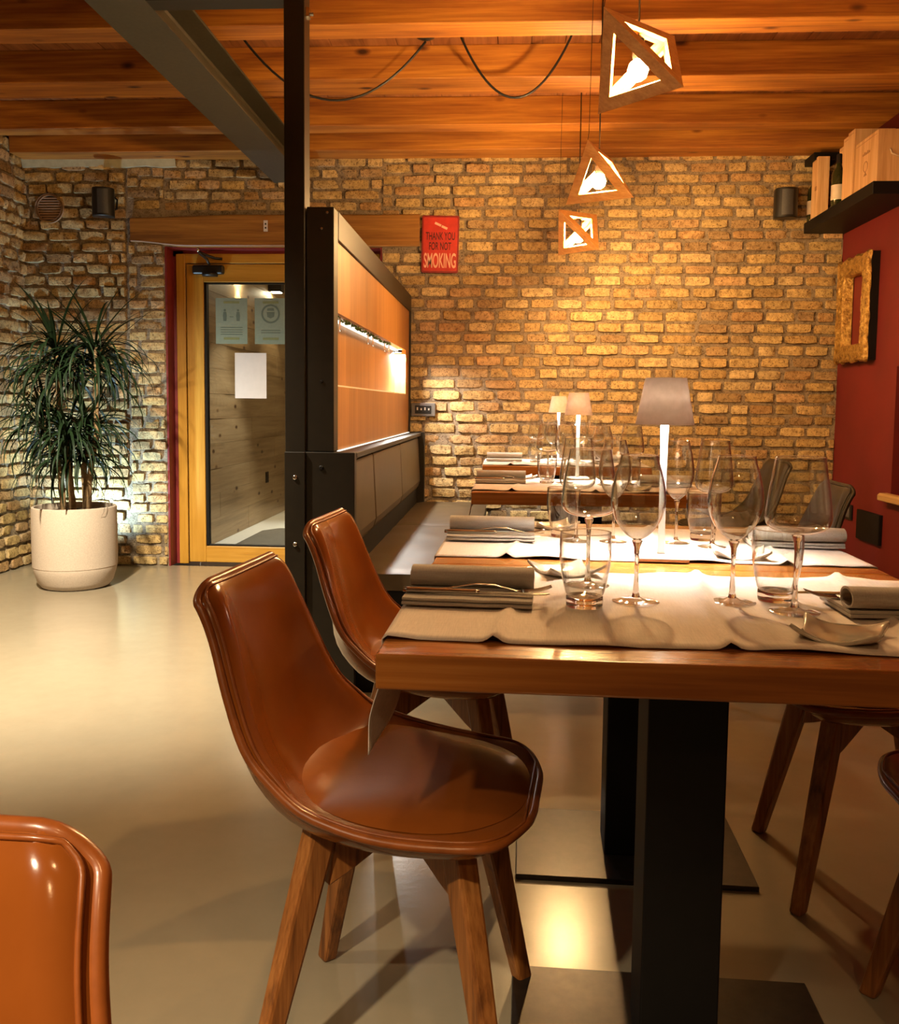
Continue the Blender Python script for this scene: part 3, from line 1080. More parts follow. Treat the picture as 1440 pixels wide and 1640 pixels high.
def chair_pt(t, s, off=0.0):
    """point on the shell; t along the profile from the top of the back to the seat's front, s across (-1..1)"""
    # round off the two ends so the outline has soft corners
    x = interp([(a, p) for a, p, q in CH_PROF], t)
    z = interp([(a, q) for a, p, q in CH_PROF], t)
    e = 0.004
    t0, t1 = max(0, t - e), min(1, t + e)
    dx = interp([(a, p) for a, p, q in CH_PROF], t1) - interp([(a, p) for a, p, q in CH_PROF], t0)
    dz = interp([(a, q) for a, p, q in CH_PROF], t1) - interp([(a, q) for a, p, q in CH_PROF], t0)
    l = math.hypot(dx, dz)
    nx, nz = -dz / l, dx / l          # towards the sitter
    w_ = interp(CH_W, t)
    c = interp(CH_C, t)
    lift = c * (abs(s) ** 2.4) + off
    # side curl outwards near the rim
    back = 1 - smooth01((t - 0.42) / 0.25)
    curl = -(0.006 + 0.026 * back) * max(0.0, (abs(s) - 0.80) / 0.20) ** 1.7
    lift += curl
    return Vector((x + nx * lift, s * w_, z + nz * lift)), Vector((nx, 0, nz))


def chair_uv(i, j, nu, nv):
    """square grid folded to a round-cornered outline"""
    u, s = i / nu, 2 * j / nv - 1
    t = u - 0.8 / (2 * PI) * math.sin(2 * PI * u)   # finer towards both ends
    # pull corners in
    rt, rs = 0.075, 0.55
    tt = t
    if t < 0.06:
        k = (0.06 - t) / 0.06
        s_in = 1 - (1 - math.sqrt(max(0, 1 - k * k))) * 0.20
        s = s * s_in
    if t > 0.90:
        k = (t - 0.90) / 0.10
        s_in = 1 - (1 - math.sqrt(max(0, 1 - k * k))) * 0.62
        s = s * s_in
    # top edge crowned
    if t < 0.075:
        tt = t + 0.002 * (abs(s) ** 2) * (0.075 - t) / 0.075
    return tt, s


def make_chair():
    t = thing('dining_chair', 'cognac leather tub chair with splayed oak legs', 'chair', (0, 0, 0), 0, 'cognac leather dining chairs')
    nu, nv = 66, 26
    th = 0.011
    inner, outer = [], []
    for j in range(nv + 1):
        for i in range(nu + 1):
            tt, s = chair_uv(i, j, nu, nv)
            p, n = chair_pt(tt, s)
            inner.append(p)
            q, n2 = chair_pt(tt, s * 0.985, -th - (0.014 + 0.022 * smooth01((tt - 0.34) / 0.16)) * (1 - abs(s) ** 9) * smooth01((tt - 0.04) / 0.1) * smooth01((0.98 - tt) / 0.1))
            outer.append(q)
    w_ = nu + 1
    mb = MB()
    fs = [(j * w_ + i, j * w_ + i + 1, (j + 1) * w_ + i + 1, (j + 1) * w_ + i) for j in range(nv) for i in range(nu)]
    border = [i for i in range(nu + 1)] + [j * w_ + nu for j in range(1, nv + 1)] + [nv * w_ + i for i in range(nu - 1, -1, -1)] + [j * w_ for j in range(nv - 1, 0, -1)]
    mb.add(inner + outer, fs + [tuple(reversed([k + len(inner) for k in f])) for f in fs] +
           [(border[k], border[(k + 1) % len(border)], border[(k + 1) % len(border)] + len(inner), border[k] + len(inner)) for k in range(len(border))])
    sh = mb.build('shell', M_LEATHER, t, smooth=True, weld=0.0004)
    # padded rim all round, with its stitched seam inside it
    pts, seam = [], []
    for k in border:
        p, q = inner[k], outer[k]
        pts.append((p * 0.5 + q * 0.5))
    clean = []
    for p in pts:
        if not clean or (p - clean[-1]).length > 0.002:
            clean.append(p)
    if (clean[0] - clean[-1]).length < 0.002:
        clean.pop()
    mb = MB()
    mb.tube(clean, 0.0070, 10, closed=True)
    mb.build('piped_rim', M_RIM, sh, smooth=True)
    mb = MB()
    cs = []
    for i in range(nu + 1):
        cs.append((i, 0))
    for j in range(1, nv + 1):
        cs.append((nu, j))
    for i in range(nu - 1, -1, -1):
        cs.append((i, nv))
    for j in range(nv - 1, 0, -1):
        cs.append((0, j))
    sp = []
    for i, j in cs:
        ii = min(max(i, 4.6), nu - 4.4)
        jj = min(max(j, 0.55), nv - 0.55)
        tt, s = chair_uv(ii, jj, nu, nv)
        p, n = chair_pt(tt, s, 0.0008)
        if not sp or (p - sp[-1]).length > 0.004:
            sp.append(p)
    if (sp[0] - sp[-1]).length < 0.004:
        sp.pop()
    mb.tube(sp, 0.0024, 6, closed=True)
    mb.build('stitched_seam', M_RIM, sh, smooth=True)
    # domed seat pad
    mb = MB()
    N, K = 48, 10
    vs, fs = [], []
    cx, ax, ay = 0.026, 0.184, 0.203
    for k in range(K + 1):
        r = k / K
        for a in range(N):
            an = 2 * PI * a / N
            ca, sa = math.cos(an), math.sin(an)
            ex = math.copysign(abs(ca) ** 0.82, ca) * ax * r
            ey = math.copysign(abs(sa) ** 0.82, sa) * ay * r * (1.0 - 0.06 * ca)
            x = cx + ex
            # height of the shell there
            tt = 0.5
            lo, hi = 0.45, 1.0
            for _ in range(24):
                tt = (lo + hi) / 2
                if interp([(a_, p_) for a_, p_, q_ in CH_PROF], tt) < x:
                    lo = tt
                else:
                    hi = tt
            wv = interp(CH_W, tt)
            base, n = chair_pt(tt, max(-0.97, min(0.97, ey / wv)))
            dome = 0.020 * (1 - r ** 3.2) + 0.001
            vs.append(Vector((x, ey, base.z + dome)))
    for k in range(K):
        for a in range(N):
            a2 = (a + 1) % N
            fs.append((k * N + a, k * N + a2, (k + 1) * N + a2, (k + 1) * N + a))
    mb.add(vs, fs)
    mb.build('seat_pad', M_LEATHER, t, smooth=True, weld=0.0005)
    # legs: square, tapering and splayed
    for sx in (1, -1):
        for sy in (1, -1):
            mb = MB()
            top = Vector((0.105 * sx + 0.003, 0.115 * sy, 0.425))
            bot = Vector((0.190 * sx, 0.190 * sy, 0.0))
            ax_ = (bot - top).normalized()
            rad = Vector((sx, sy, 0)).normalized()
            tan = Vector((-sy, sx, 0)).normalized()
            vs, fs = [], []
            for k, (f, a, c_) in enumerate(((0, 0.024, 0.019), (0.35, 0.022, 0.018), (1, 0.0155, 0.0140))):
                p = top.lerp(bot, f)
                for (u, v) in ((1, 1), (-1, 1), (-1, -1), (1, -1)):
                    q = p + rad * (a * u) + tan * (c_ * v)
                    if f == 1:
                        q.z = 0.0
                    vs.append(q)
            for k in range(2):
                for q in range(4):
                    q2 = (q + 1) % 4
                    fs.append((k * 4 + q, k * 4 + q2, (k + 1) * 4 + q2, (k + 1) * 4 + q))
            fs += [(0, 1, 2, 3), (8, 9, 10, 11)]
            mb.add(vs, fs)
            mb.build('leg', M_CHAIRWOOD, t, bevel=0.006, seg=2)
    # crossed rails under the shell
    mb = MB()
    for an in (PI / 4, -PI / 4):
        Mr = Matrix.Translation((0.005, 0, 0)) @ Matrix.Rotation(an, 4, 'Z')
        mb.prism([(-0.150, 0.318), (-0.135, 0.405), (0.135, 0.405), (0.150, 0.318), (0.120, 0.328), (0.03, 0.366), (-0.03, 0.366), (-0.120, 0.328)], -0.014, 0.014, M=Mr, axis=1)
    mb.build('under_frame', M_CHAIRWOOD, t, bevel=0.003)
    return t


chA = make_chair()
chA.location = (-0.163, 1.462, 0)
chA.rotation_euler = (0, 0, R(-6))
chA['label'] = 'cognac leather chair drawn up to the left of the near table, nearest complete chair'
G = 'cognac leather dining chairs'
dup(chA, (-0.160, 2.185, 0), R(-5), 'cognac leather chair at the second table, its back against the black bench end', G)
dup(chA, (0.835, 2.085, 0), R(177), 'leather chair pushed under the far right of the second table, legs showing', G)
dup(chA, (0.865, 1.445, 0), R(178), 'leather chair at the right side of the nearest table, only its seat edge showing', G)
dup(chA, (-0.4400, 0.279, 0), R(-93), 'orange leather chair back cut off by the bottom left corner', G)
M_DARKLEATHER = leather('dark brown leather', (0.022, 0.015, 0.006), (0.034, 0.023, 0.010), 0.5, 0.0)
for x, y, a, lab in ((0.965, 3.50, 178, 'dark brown leather chair at the third table beside the red wall corner'), (1.17, 4.92, 184, 'dark brown leather chair at the far table in front of the brick wall')):
    o = dup(chA, (x, y, 0), R(a), lab, 'dark leather dining chairs')
    for c in list(o.children) + [g for c in o.children for g in c.children]:
        if c.name.split('.')[0] in ('shell', 'piped_rim', 'stitched_seam', 'seat_pad'):
            c.data = c.data.copy()
            c.data.materials[0] = M_DARKLEATHER


# ------------------------------------------------------------------ tables
TW, TD, TT, TH = 0.90, 0.685, 0.047, 0.75


def make_table():
    t = thing('restaurant_table', 'x', 'table', (0, 0, 0), 0, 'wooden pedestal tables')
    mb = MB()
    mb.box((-TW / 2, -TD / 2, TH - TT), (TW / 2, TD / 2, TH))
    mb.build('tabletop', M_TABLE, t, bevel=0.0035, seg=3)
    mb = MB()
    mb.box((-0.062, -0.062, 0.013), (0.062, 0.062, TH - TT - 0.008))
    mb.build('column', M_BLACK, t, bevel=0.003)
    mb = MB()
    mb.box((-0.27, -0.175, 0.0), (0.27, 0.175, 0.0125))
    mb.build('base_plate', M_PLATE, t, bevel=0.0015, seg=1)
    mb = MB()
    mb.box((-0.19, -0.16, TH - TT - 0.008), (0.19, 0.16, TH - TT))
    mb.build('top_bracket', M_BLACK, t)
    return t


TA = R(-1.3)
GT = 'wooden pedestal tables'
T1 = make_table()
T1['label'] = 'nearest wooden pedestal table, laid with the large wine glasses'


def tpos(x, y):
    ca, sa = math.cos(TA), math.sin(TA)
    return (x, y, 0)


def tl(i, x, y, z=TH):
    """a point given in table i's own axes, in world space"""
    cx, cy, an = TPOS[i]
    return (cx + x * math.cos(an) - y * math.sin(an), cy + x * math.sin(an) + y * math.cos(an), z)


TPOS = [(0.293, 1.477, TA), (0.310, 2.164, TA), (0.325, 3.72, R(-0.5)), (0.325, 5.23, R(-0.3))]
T1.location = (TPOS[0][0], TPOS[0][1], 0)
T1.rotation_euler = (0, 0, TA)
for k, lab in ((1, 'second wooden pedestal table, pushed against the nearest one, with the large lamp'), (2, 'third wooden table beside the bench, standing apart behind the joined pair'), (3, 'farthest wooden table, in front of the brick wall')):
    dup(T1, (TPOS[k][0], TPOS[k][1], 0), TPOS[k][2], lab, GT)


# runners across each table, hanging over both ends
def runner(i, y0, y1, label, seed, drop=0.165, wav=1.0):
    cx, cy, an = TPOS[i]
    mb = MB()
    half = TW / 2 + 0.001
    nx, ny, nd = 180, 18, 10
    rnd = random.Random(seed)
    ph = [rnd.uniform(0, 6.28) for _ in range(8)]
    folds = [-0.275, 0.04, 0.30]

    def top(i_, j_):
        total = 2 * half + 2 * drop
        u = -half - drop + total * i_ / nx
        v = j_ / ny
        edge = abs(v - 0.5) * 2
        y = y0 + (y1 - y0) * v + 0.004 * math.sin(u * 13 + ph[0]) * (edge ** 2) * (1 if v < .5 else -1)
        rip = 0.0016 + 0.0060 * wav * (edge ** 3) * max(0, math.sin(u * 21 + ph[1] + (2.0 if v > .5 else 0))) * abs(math.sin(u * 7 + ph[2]))
        for fx in folds:
            rip += 0.0105 * wav * math.exp(-abs((u - fx - 0.05 * (v - 0.5)) / 0.009) ** 1.5) * (0.6 + 0.4 * edge)
        rip += 0.0008 * noise.noise(Vector((u * 30, y * 30, seed)))
        if abs(u) <= half:
            return (u, y, TH + rip)
        dz = abs(u) - half
        r = 0.001
        sx = math.copysign(1, u)
        outw = half + 0.0008 + 0.017 * smooth01((dz - 0.045) / 0.08) * (0.75 + 0.25 * math.sin(v * 9 + ph[3]))
        return (sx * outw, y + 0.012 * dz / drop * math.sin(v * 7 + ph[4]), TH + 0.001 - max(0, dz - 0.004))
    mb.grid(top, nx, ny)
    o = mb.build('table_runner', M_RUNNER, smooth=True)
    s = o.modifiers.new('thick', 'SOLIDIFY')
    s.thickness = 0.0012
    s.offset = 1
    o.location = (cx, cy, 0)
    o.rotation_euler = (0, 0, an)
    tag(o, label, 'table runner', 'linen table runners')
    return o


runner(0, -0.275, 0.265, 'linen runner across the nearest table, its corner hanging over the left edge', 1)
runner(1, -0.270, 0.255, 'linen runner across the second table under the large lamp', 2)
runner(2, -0.285, 0.275, 'linen runner across the third table beside the bench', 3, 0.10)
runner(3, -0.285, 0.275, 'linen runner on the farthest table by the brick wall', 4, 0.10)


# napkins: a folded flat stack with a rolled ridge along the back
def make_napkin():
    def loop(pts, L, n=24):
        mb_ = []
        return pts
    t = thing('linen_napkin', 'x', 'napkin', (0, 0, 0), 0, 'folded grey napkins')
    mb = MB()
    L = 0.205
    nx = 16
    # flat folded leaves
    for (ya, yb, z0, z1) in ((-0.085, 0.050, 0.0045, 0.0095), (-0.080, 0.048, 0.0105, 0.0155)):
        out = []
        for k in range(7):
            a = PI / 2 + PI * k / 6
            out.append((ya + 0.0025 * math.cos(a), (z0 + z1) / 2 + 0.0025 * math.sin(a)))
        out += [(yb, z0), (yb, z1)]
        vs, fs = [], []
        n = len(out)
        for i in range(nx + 1):
            x = -L / 2 + L * i / nx
            for (y, z) in out:
                vs.append((x, y, z + 0.0012 * noise.noise(Vector((x * 20, y * 12, z0 * 400)))))
        for i in range(nx):
            for q in range(n):
                q2 = (q + 1) % n
                fs.append((i * n + q, i * n + q2, (i + 1) * n + q2, (i + 1) * n + q))
        fs += [tuple(range(n)), tuple(nx * n + q for q in reversed(range(n)))]
        mb.add(vs, fs)
    mb.build('folded_layers', M_NAPKIN, t, angle=40)
    # roll: open scroll seen at its ends
    mb = MB()
    scroll = []
    for k in range(30):
        f = k / 29
        a = -PI * 0.5 + 2 * PI * 1.12 * f
        rx, rz = 0.029 - 0.004 * f, 0.0165 - 0.003 * f
        scroll.append((0.030 - rx * math.cos(a) * 0.95, 0.0318 + rz * math.sin(a)))
    th = 0.0035
    o1, o2 = [], []
    for k, p in enumerate(scroll):
        a = scroll[max(0, k - 1)]
        c = scroll[min(len(scroll) - 1, k + 1)]
        tx, tz = c[0] - a[0], c[1] - a[1]
        l = math.hypot(tx, tz)
        o1.append((p[0] - tz / l * th / 2, p[1] + tx / l * th / 2))
        o2.append((p[0] + tz / l * th / 2, p[1] - tx / l * th / 2))
    out = o1 + list(reversed(o2))
    n = len(out)
    vs, fs = [], []
    for i in range(nx + 1):
        x = -L / 2 + L * i / nx
        k = 1 + 0.05 * noise.noise(Vector((x * 11, 1, 1)))
        for (y, z) in out:
            vs.append((x, y + 0.002 * noise.noise(Vector((x * 14, z * 20, 3))), 0.0155 + (z - 0.0155) * k))
    for i in range(nx):
        for q in range(n):
            q2 = (q + 1) % n
            fs.append((i * n + q, i * n + q2, (i + 1) * n + q2, (i + 1) * n + q))
    # ends as quads between the two skins
    m = len(scroll)
    for base in (0, nx * n):
        for q in range(m - 1):
            fs.append((base + q, base + q + 1, base + n - 2 - q, base + n - 1 - q))
    mb.add(vs, fs)
    mb.build('rolled_edge', M_NAPKIN, t, angle=40)
    return t


nap = make_napkin()
GN = 'folded grey napkins'
NAPZ = TH + 0.0025
nap.location = (-0.054, 1.487, NAPZ)
nap.rotation_euler = (0, 0, R(-3))
nap['label'] = 'grey napkin rolled along its back at the left of the nearest table'
dup(nap, (-0.032, 2.190, NAPZ), R(-1), 'grey napkin rolled along its back at the left of the second table', GN)
dup(nap, (0.625, 1.440, NAPZ), R(180), 'grey napkin with open rolled end at the right of the nearest table', GN)
dup(nap, (0.668, 2.145, NAPZ), R(176), 'grey napkin at the right of the second table behind the tumbler', GN)
dup(nap, (-0.02, 3.80, NAPZ), R(-1), 'folded napkin on the third table at the bench side', GN)
dup(nap, (-0.01, 5.30, NAPZ), R(-1), 'folded napkin on the farthest table at the bench side', GN)
dup(nap, (0.64, 3.72, NAPZ), R(178), 'folded napkin on the third table at the chair side', GN)
dup(nap, (0.64, 5.25, NAPZ), R(178), 'folded napkin on the farthest table at the chair side', GN)


# cutlery
def make_knife():
    t = thing('table_knife', 'x', 'knife', (0, 0, 0), 0, 'table knives')
    mb = MB()
    vs, fs = [], []
    # handle and blade: swept flat section along x
    st = [(-0.118, 0.006, 0.004), (-0.110, 0.0075, 0.0045), (-0.05, 0.0065, 0.004), (0.0, 0.0055, 0.0038), (0.006, 0.0058, 0.0036)]
    for x, w_, h in st:
        for k in range(10):
            a = 2 * PI * k / 10
            vs.append((x, w_ * math.cos(a), 0.005 + h * math.sin(a)))
    for i in range(len(st) - 1):
        for k in range(10):
            k2 = (k + 1) % 10
            fs.append((i * 10 + k, i * 10 + k2, (i + 1) * 10 + k2, (i + 1) * 10 + k))
    fs += [tuple(reversed(range(10))), tuple((len(st) - 1) * 10 + k for k in range(10))]
    mb.add(vs, fs)
    mb.build('handle', M_CHROME, t, smooth=True)
    mb = MB()
    mb.prism([(0.0, -0.005), (0.02, -0.010), (0.09, -0.010), (0.112, -0.004), (0.118, 0.006), (0.02, 0.006), (0.0, 0.005)], 0.004, 0.0058, axis=2)
    mb.build('blade', M_CHROME, t, bevel=0.0006, seg=1)
    return t


def make_fork():
    t = thing('table_fork', 'x', 'fork', (0, 0, 0), 0, 'table forks')

    def zc(x):
        if x < 0.03:
            return 0.004 + 0.010 * math.exp(-((x + 0.0) / 0.04) ** 2)
        u = (x - 0.03) / 0.08
        return 0.0085 - 0.010 * math.sin(u * PI * 0.55) + 0.024 * max(0, u - 0.35) ** 1.6
    mb = MB()
    st = [(-0.115, 0.006), (-0.105, 0.0072), (-0.06, 0.0055), (-0.01, 0.0035), (0.02, 0.003), (0.032, 0.0045), (0.042, 0.0095), (0.055, 0.0115), (0.064, 0.0118)]
    vs, fs = [], []
    for x, w_ in st:
        for (sy, dz) in ((-1, 0), (0, 0.0014), (1, 0), (0, -0.0014)):
            vs.append((x, sy * w_, zc(x) + dz))
    for i in range(len(st) - 1):
        for k in range(4):
            k2 = (k + 1) % 4
            fs.append((i * 4 + k, i * 4 + k2, (i + 1) * 4 + k2, (i + 1) * 4 + k))
    fs += [(3, 2, 1, 0), tuple((len(st) - 1) * 4 + k for k in range(4))]
    mb.add(vs, fs)
    mb.build('handle', M_CHROME, t, smooth=True)
    mb = MB()
    for k in range(4):
        y = -0.0096 + 0.0064 * k
        mb.tube([(x, y * (1 - 0.1 * (x - 0.06) / 0.05), zc(x)) for x in (0.062, 0.075, 0.09, 0.102, 0.112)], [0.0021, 0.0019, 0.0017, 0.0014, 0.0008], 6)
    mb.build('tines', M_CHROME, t, smooth=True)
    return t


kn, fk = make_knife(), make_fork()
CZ = NAPZ + 0.0158
kn.location = (-0.045, 1.440, CZ)
kn.rotation_euler = (0, 0, R(-4))
kn['label'] = 'steel knife lying on the left napkin of the nearest table'
fk.location = (-0.035, 1.464, CZ)
fk.rotation_euler = (0, 0, R(2))
fk['label'] = 'steel fork beside the knife on the left napkin of the nearest table, tines up'
GK, GF = 'table knives', 'table forks'
dup(kn, (-0.025, 2.138, CZ), R(-2), 'steel knife on the left napkin of the second table', GK)
dup(fk, (-0.015, 2.162, CZ), R(2), 'steel fork on the left napkin of the second table', GF)
dup(kn, (0.585, 1.496, CZ), R(180), 'steel knife sticking out behind the right napkin roll of the nearest table', GK)
dup(fk, (0.595, 1.472, CZ), R(172), 'steel fork sticking out of the right napkin of the nearest table', GF)
dup(kn, (0.635, 2.195, CZ), R(177), 'steel knife on the right napkin of the second table', GK)
dup(fk, (0.625, 2.172, CZ), R(174), 'steel fork on the right napkin of the second table', GF)
dup(kn, (-0.01, 3.745, CZ), R(-1), 'steel knife on the bench side napkin of the third table', GK)
dup(fk, (0.0, 3.773, CZ), R(2), 'steel fork on the bench side napkin of the third table', GF)


# small wavy square plates
def make_plate():
    mb = MB()
    n = 20
    h = 0.056

    def fn(i, j, off=0.0):
        u, v = 2 * i / n - 1, 2 * j / n - 1
        r = max(abs(u), abs(v))
        x = u * h * (1 - 0.10 * (1 - abs(v) ** 2))
        y = v * h * (1 - 0.10 * (1 - abs(u) ** 2))
        corner = (abs(u) * abs(v)) ** 2
        z = -0.001 + 0.004 * r ** 3 + 0.016 * corner + 0.0025 * math.sin(3.1 * u + 1.2 * v) * r ** 2
        return (x, y, z + off)
    mb.grid(fn, n, n)
    o = mb.build('bread_plate', M_CERAMIC, smooth=True)
    s = o.modifiers.new('thick', 'SOLIDIFY')
    s.thickness = 0.005
    s.offset = 1
    return o


pl = make_plate()
GP = 'small wavy square plates'
PZ = TH + 0.0060
pl.location = (0.470, 1.285, PZ)
pl.rotation_euler = (0, 0, R(-27))
tag(pl, 'small wavy square plate in front of the right napkin on the nearest table', 'plate', GP)


def plate(x, y, rz, label):
    o = pl.copy()
    C.objects.link(o)
    o.location = (x, y, PZ)
    o.rotation_euler = (0, 0, rz)
    o['label'] = label


plate(0.118, 1.735, R(20), 'small wavy plate behind the left tumbler on the nearest table')
plate(0.125, 2.395, R(12), 'small wavy plate at the far left of the second table')
plate(0.505, 1.975, R(-8), 'small wavy plate at the right front of the second table')
plate(0.070, 4.000, R(10), 'small plate at the bench side of the third table')
plate(0.50, 3.52, R(-10), 'small plate at the chair side of the third table')


# ------------------------------------------------------------------ glasses
def wall_profile(outer, th=0.0009):
    """outer bowl profile bottom to rim -> closed thin-walled profile"""
    inner = [(max(0.0, r - th), z + (th if k == 0 else 0.0)) for k, (r, z) in enumerate(outer)]
    rim = outer[-1]
    return outer + [(rim[0] - th * 0.5, rim[1] + th * 0.6)] + list(reversed(inner))


def dense(keys, n):
    t0, t1 = 0, len(keys) - 1
    kr = [(k, r) for k, (r, z) in enumerate(keys)]
    kz = [(k, z) for k, (r, z) in enumerate(keys)]
    return [(max(0.0, interp(kr, t1 * i / n)), interp(kz, t1 * i / n)) for i in range(n + 1)]


def make_wine_glass(kind):
    t = thing('wine_glass', 'x', 'wine glass', (0, 0, 0), 0, 'wine glasses')
    if kind == 'round':
        bowl = [(0.0, 0.102), (0.008, 0.1035), (0.022, 0.114), (0.036, 0.134), (0.0435, 0.158), (0.0435, 0.180), (0.0385, 0.207), (0.032, 0.229), (0.0295, 0.240)]
        sz = 0.101
    else:
        bowl = [(0.0, 0.122), (0.012, 0.123), (0.032, 0.1275), (0.045, 0.135), (0.0495, 0.146), (0.0490, 0.160), (0.0455, 0.190), (0.0405, 0.220), (0.0372, 0.243)]
        sz = 0.121
    mb = MB()
    mb.lathe(wall_profile(dense(bowl, 40)), 48)
    bw = mb.build('bowl', M_GLASS, t, smooth=True, weld=0.0001)
    mb = MB()
    mb.lathe([(0.0, 0.0004), (0.037, 0.0), (0.0385, 0.0008), (0.0380, 0.0016), (0.028, 0.0026), (0.014, 0.0046), (0.0070, 0.0085), (0.0, 0.0086)], 44)
    mb.build('foot', M_GLASS, t, smooth=True, weld=0.0001)
    stem = [(0.0, 0.0075), (0.0068, 0.0080), (0.0046, 0.018), (0.0034, 0.05), (0.0036, sz - 0.028), (0.0048, sz - 0.012), (0.0075, sz - 0.004), (0.0085, sz), (0.0, sz + 0.0003)]
    mb = MB()
    mb.lathe(stem, 24)
    mb.build('stem', M_STEMGLASS, t, smooth=True, weld=0.0001)
    mb = MB()
    r, z = bowl[-1]
    mb.tube([(r * math.cos(2 * PI * k / 48), r * math.sin(2 * PI * k / 48), z) for k in range(48)], 0.0007, 6, closed=True)
    mb.build('rim', M_STEMGLASS, bw, smooth=True)
    return t


def slim(o, k):
    o.scale = (k, k, 1)
    return o


def make_tumbler():
    t = thing('water_tumbler', 'x', 'tumbler', (0, 0, 0), 0, 'water tumblers')
    bowl = [(0.0, 0.0135), (0.020, 0.0138), (0.0285, 0.018), (0.0335, 0.032), (0.0385, 0.058), (0.0412, 0.085), (0.0410, 0.103), (0.0400, 0.119)]
    mb = MB()
    mb.lathe(wall_profile(dense(bowl, 36), 0.0013), 48)
    bw = mb.build('wall', M_GLASS, t, smooth=True, weld=0.0001)
    mb = MB()
    mb.lathe([(0.0, 0.001), (0.024, 0.001), (0.0285, 0.0), (0.0292, 0.003), (0.0296, 0.010), (0.0292, 0.0165), (0.0282, 0.0172), (0.020, 0.0132), (0.0, 0.0126)], 40)
    mb.build('thick_base', M_STEMGLASS, t, smooth=True, weld=0.0001)
    mb = MB()
    mb.tube([(0.0395 * math.cos(2 * PI * k / 48), 0.0395 * math.sin(2 * PI * k / 48), 0.119) for k in range(48)], 0.0009, 6, closed=True)
    mb.build('rim', M_STEMGLASS, bw, smooth=True)
    return t


GZ = TH + 0.0035
wr, wa, tb = make_wine_glass('round'), make_wine_glass('square'), make_tumbler()
wr.location = (0.215, 1.487, GZ)
wr['label'] = 'round bellied wine glass on the nearest table, left of its centre fold'
wa.location = (0.148, 1.615, GZ)
wa['label'] = 'square shouldered wine glass standing behind the left tumbler on the nearest table'
tb.location = (0.128, 1.445, GZ)
tb['label'] = 'clear tumbler at the left front of the nearest table'
GW = 'wine glasses'
GTB = 'water tumblers'
dup(wr, (0.373, 1.500, GZ), 0, 'round bellied wine glass on the nearest table, right of its centre fold', GW)
dup(wa, (0.454, 1.437, GZ), 0, 'square shouldered wine glass in front of the right tumbler on the nearest table', GW)
dup(tb, (0.451, 1.527, GZ), 0, 'clear tumbler at the right of the nearest table, beside the tallest wine glass', GTB)
slim(dup(wr, (0.401, 2.155, GZ), 0, 'round wine glass on the second table just right of the large lamp', GW), 0.85)
slim(dup(wa, (0.474, 2.105, GZ), 0, 'square shouldered wine glass on the right half of the second table', GW), 0.85)
dup(tb, (0.476, 2.215, GZ), 0, 'tumbler behind the wine glasses on the right half of the second table', GTB)
slim(dup(wr, (0.255, 2.155, GZ), 0, 'round wine glass on the left half of the second table', GW), 0.85)
slim(dup(wa, (0.168, 2.150, GZ), 0, 'square shouldered wine glass on the left half of the second table', GW), 0.85)
dup(tb, (0.142, 2.235, GZ), 0, 'tumbler on the left half of the second table', GTB)
dup(tb, (0.170, 3.80, GZ), 0, 'tumbler on the bench side of the third table', GTB)
dup(wa, (0.178, 3.905, GZ), 0, 'square shouldered wine glass on the bench side of the third table', GW)
dup(wr, (0.245, 3.82, GZ), 0, 'round wine glass on the bench side of the third table', GW)
dup(wr, (0.390, 3.74, GZ), 0, 'round wine glass on the chair side of the third table', GW)
dup(wa, (0.500, 3.68, GZ), 0, 'square shouldered wine glass on the chair side of the third table', GW)
dup(tb, (0.485, 3.60, GZ), 0, 'tumbler on the chair side of the third table', GTB)
dup(tb, (0.165, 5.22, GZ), 0, 'tumbler on the bench side of the farthest table', GTB)
dup(wa, (0.175, 5.34, GZ), 0, 'square shouldered wine glass on the bench side of the farthest table', GW)
dup(wr, (0.262, 5.265, GZ), 0, 'round wine glass on the bench side of the farthest table', GW)
dup(wr, (0.42, 5.28, GZ), 0, 'round wine glass on the chair side of the farthest table', GW)
dup(wa, (0.50, 5.20, GZ), 0, 'square shouldered wine glass on the chair side of the farthest table', GW)
dup(tb, (0.52, 5.12, GZ), 0, 'tumbler on the chair side of the farthest table', GTB)


# ------------------------------------------------------------------ table lamps
def make_table_lamp():
    t = thing('table_lamp', 'x', 'lamp', (0, 0, 0), 0, 'cordless table lamps')
    mb = MB()
    mb.box((-0.051, -0.055, 0.0), (0.051, 0.055, 0.008))
    lb = mb.build('base', M_LAMPBASE, t, bevel=0.002)
    mb = MB()
    mb.box((-0.049, -0.053, 0.008), (0.049, 0.053, 0.0095))
    mb.build('base_top', M_LAMPWHITE, lb, bevel=0.0006, seg=1)
    mb = MB()
    mb.lathe([(0.0, 0.0096), (0.0095, 0.0096), (0.0085, 0.014), (0.0072, 0.06), (0.0068, 0.16), (0.0078, 0.25), (0.0100, 0.325), (0.0100, 0.352), (0, 0.352)], 24)
    mb.build('stem', M_LAMPWHITE, t, smooth=True)
    mb = MB()
    mb.lathe([(0.0605, 0.282), (0.0425, 0.379)], 48)
    mb.build('shade', M_SHADE, t, smooth=False, angle=30)
    mb = MB()
    mb.lathe([(0.012, 0.3300), (0.044, 0.3300), (0.044, 0.336), (0.012, 0.336)], 32)
    mb.lathe([(0.012, 0.3300), (0.012, 0.336)], 32)
    mb.build('light_ring', M_LED, t)
    mb = MB()
    mb.lathe([(0.0, 0.374), (0.039, 0.374), (0.039, 0.3765), (0.0, 0.3765)], 32)
    mb.build('top_diffuser', M_LAMPTOP, t)
    return t


